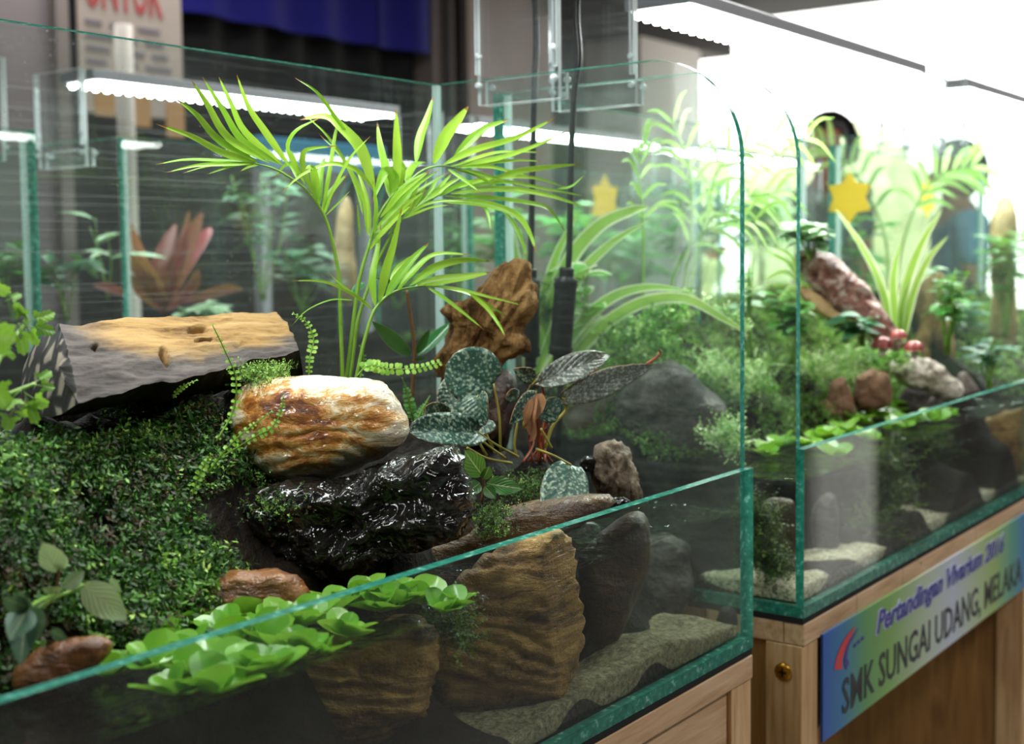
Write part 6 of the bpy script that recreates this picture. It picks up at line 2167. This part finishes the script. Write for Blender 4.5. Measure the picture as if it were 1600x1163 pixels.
# white display board across the aisle, mirrored in the second tank's low pane
wb = thing('display_board', 'white display board standing in the aisle, mirrored in the low pane', 'board', (2.3, -.85, FLOOR_Z))
obj('panel', box(G(), (2.10, -.87, FLOOR_Z + .06), (2.50, -.84, .9)), plain('white_board', '#f4f4f2', .6, 0, .02, 3, 0), wb, smooth=False, bevel=.004)
for xx in (2.12, 2.44):
    obj('foot', box(G(), (xx, -1.02, FLOOR_Z), (xx + .04, -.70, FLOOR_Z + .059)), MAT['alu'], wb, smooth=False)


# ------------------------------------------------------------------ two visitors standing beyond the tanks
def skin_mat(name, c1):
    return plain(name, c1, .55, 0, .06, 12, .05)


MAT['skin'] = skin_mat('skin', '#8a5c46')
MAT['hair'] = plain('black_hair', '#0a090b', .5, 0, .2, 90, .4)
MAT['eye'] = plain('eye_white', '#e8e4de', .3, 0, 0, 5, 0)


def person(label, head_px, dist, height, yaw_, shirt, trousers):
    """standing figure; one continuous skinned body, hair and clothes as parts"""
    v = ray(*head_px)
    hc = CAM + v * dist
    fz = FLOOR_Z
    s = height / 1.7
    t = thing('person', label, 'person', (hc.x, hc.y, fz))
    t.rotation_euler = (0, 0, yaw_)

    def skinned(nm, verts, edges, rad, mat, sub=2, root=0):
        me = bpy.data.meshes.new(nm)
        me.from_pydata([Vector(p) * s for p in verts], edges, [])
        o = bpy.data.objects.new(nm, me)
        COL.objects.link(o)
        o.parent = t
        o.modifiers.new('skin', 'SKIN')
        for i, r_ in enumerate(rad):
            me.skin_vertices[0].data[i].radius = (r_[0] * s, r_[1] * s) if isinstance(r_, tuple) else (r_ * s, r_ * s)
        me.skin_vertices[0].data[root].use_root = True
        ss = o.modifiers.new('sub', 'SUBSURF')
        ss.levels = ss.render_levels = sub
        for p in me.polygons:
            p.use_smooth = True
        me.materials.append(mat)
        return o
    # body: pelvis, spine, neck, head base, arms with hands, legs with feet  (x = sideways, -y = front)
    Vx = [(0, 0, .93), (0, .01, 1.10), (0, .015, 1.28), (0, .01, 1.40), (0, -.005, 1.48), (0, -.01, 1.56)]
    R = [(.15, .10), (.13, .09), (.15, .10), (.11, .08), .052, .06]
    E_ = [(0, 1), (1, 2), (2, 3), (3, 4), (4, 5)]
    for sx in (-1, 1):
        b = len(Vx)
        Vx += [(sx * .17, .01, 1.39), (sx * .215, .02, 1.12), (sx * .225, -.04, .88), (sx * .228, -.06, .81)]
        R += [.055, .042, .030, (.022, .036)]
        E_ += [(3, b), (b, b + 1), (b + 1, b + 2), (b + 2, b + 3)]
        for f_, (dx, ln) in enumerate(((-.024, .085), (-.008, .095), (.008, .09), (.022, .07))):
            q = len(Vx)
            Vx += [(sx * .228, -.062 + dx, .775), (sx * .222, -.07 + dx, .775 - ln * .5), (sx * .212, -.078 + dx, .775 - ln)]
            R += [.0095, .0085, .007]
            E_ += [(b + 3, q), (q, q + 1), (q + 1, q + 2)]
        q = len(Vx)
        Vx += [(sx * .222, -.105, .80), (sx * .215, -.122, .765)]
        R += [.011, .008]
        E_ += [(b + 3, q), (q, q + 1)]
        b = len(Vx)
        Vx += [(sx * .09, 0, .86), (sx * .095, -.01, .48), (sx * .10, .015, .09), (sx * .11, -.10, .035), (sx * .115, -.16, .025)]
        R += [.085, .055, .038, (.04, .03), (.035, .02)]
        E_ += [(0, b), (b, b + 1), (b + 1, b + 2), (b + 2, b + 3), (b + 3, b + 4)]
    skinned('body', Vx, E_, R, MAT['skin'], 2)
    hz_ = height - .115 * s - 0
    zc = 1.585
    # head with face
    g = G()
    base = origin(t)
    n1, n2 = 24, 32
    vs = []
    for i in range(n1 + 1):
        a = pi * i / n1
        for j in range(n2):
            b = 2 * pi * j / n2
            x, y, z = math.sin(a) * math.sin(b), -math.sin(a) * math.cos(b), math.cos(a)
            w = 1 - .18 * max(0, -z) ** 1.2
            px_, py__, pz = x * .076 * w, y * .096 * (w if y < 0 else 1), z * .115
            if y < -.5:
                py__ -= .022 * math.exp(-((x / .16) ** 2 + ((z + .12) / .22) ** 2))       # nose
                py__ += .010 * math.exp(-(((abs(x) - .38) / .16) ** 2 + ((z - .06) / .12) ** 2))   # sockets
                py__ -= .006 * math.exp(-((x / .3) ** 2 + ((z + .46) / .08) ** 2))        # lips
            vs.append((px_ * s + base.x, py__ * s + base.y, (pz + zc) * s + base.z))
    g.add(vs, [(i * n2 + j, i * n2 + (j + 1) % n2, (i + 1) * n2 + (j + 1) % n2, (i + 1) * n2 + j) for i in range(n1) for j in range(n2)])
    hd = obj('head', g, MAT['skin'], t)
    for sx in (-1, 1):
        for nm, c_, r_, mt in (('eye', (sx * .031, -.083, zc + .006), (.012, .008, .008), 'eye'), ('ear', (sx * .077, .008, zc - .01), (.010, .022, .032), 'skin')):
            g = G()
            vs = []
            for i in range(9):
                a = pi * i / 8
                for j in range(12):
                    b = 2 * pi * j / 12
                    vs.append(((c_[0] + r_[0] * math.sin(a) * math.cos(b)) * s + base.x, (c_[1] + r_[1] * math.sin(a) * math.sin(b)) * s + base.y, (c_[2] + r_[2] * math.cos(a)) * s + base.z))
            g.add(vs, [(i * 12 + j, i * 12 + (j + 1) % 12, (i + 1) * 12 + (j + 1) % 12, (i + 1) * 12 + j) for i in range(8) for j in range(12)])
            obj(nm, g, MAT[mt], hd)
    g = G()
    vs, idx = [], {}
    for i in range(n1 + 1):
        a = pi * i / n1
        for j in range(n2):
            b = 2 * pi * j / n2
            x, y, z = math.sin(a) * math.sin(b), -math.sin(a) * math.cos(b), math.cos(a)
            q = 1 + .04 * noise.noise(Vector((x * 7, y * 7, z * 2)))
            vs.append((x * .088 * q * s + base.x, (y * .110 * q + .006) * s + base.y, (z * .127 * q + zc + .006) * s + base.z))
    fs = []
    for i in range(n1):
        for j in range(n2):
            a, b = pi * (i + .5) / n1, 2 * pi * (j + .5) / n2
            y, z = -math.sin(a) * math.cos(b), math.cos(a)
            if z > .52 or (y > -.05 and z > -.55):
                fs.append((i * n2 + j, i * n2 + (j + 1) % n2, (i + 1) * n2 + (j + 1) % n2, (i + 1) * n2 + j))
    g.add(vs, fs)
    ho = obj('hair', g, MAT['hair'], t)
    so = ho.modifiers.new('thick', 'SOLIDIFY')
    so.thickness = .012 * s
    so.offset = -1
    # clothes follow the body a little outside it
    skinned('shirt', [(0, 0, .88), (0, .01, 1.10), (0, .015, 1.28), (0, .01, 1.42)] + [q for sx in (-1, 1) for q in ((sx * .17, .01, 1.395), (sx * .205, .018, 1.20))],
            [(0, 1), (1, 2), (2, 3), (3, 4), (4, 5), (3, 6), (6, 7)], [(.175, .12), (.16, .11), (.175, .12), (.115, .085), .072, .066, .072, .066], shirt)
    skinned('trousers', [(0, 0, .95)] + [q for sx in (-1, 1) for q in ((sx * .09, 0, .86), (sx * .095, -.008, .48), (sx * .10, .012, .11))],
            [(0, 1), (1, 2), (2, 3), (0, 4), (4, 5), (5, 6)], [(.16, .115), .10, .074, .06, .10, .074, .06], trousers)
    # stand the figure so that its head is where the photograph shows it
    return t


top1 = (CAM + ray(1295, 184) * 5.0).z - FLOOR_Z
person('person with black hair and a dark grey top standing beyond the second tank', (1295, 220), 5.0, top1, -2.2, plain('dark_grey_cloth', '#3a4048', .8, 0, .1, 60, .2), plain('dark_trousers', '#20222a', .8, 0, .1, 60, .2))
top2 = (CAM + ray(1495, 228) * 4.7).z - FLOOR_Z
person('shorter person with black hair in a blue top, further right beyond the tanks', (1495, 262), 4.7, top2, -2.6, plain('blue_cloth', '#4a7da0', .8, 0, .1, 60, .2), plain('grey_trousers', '#4a4a52', .8, 0, .1, 60, .2))
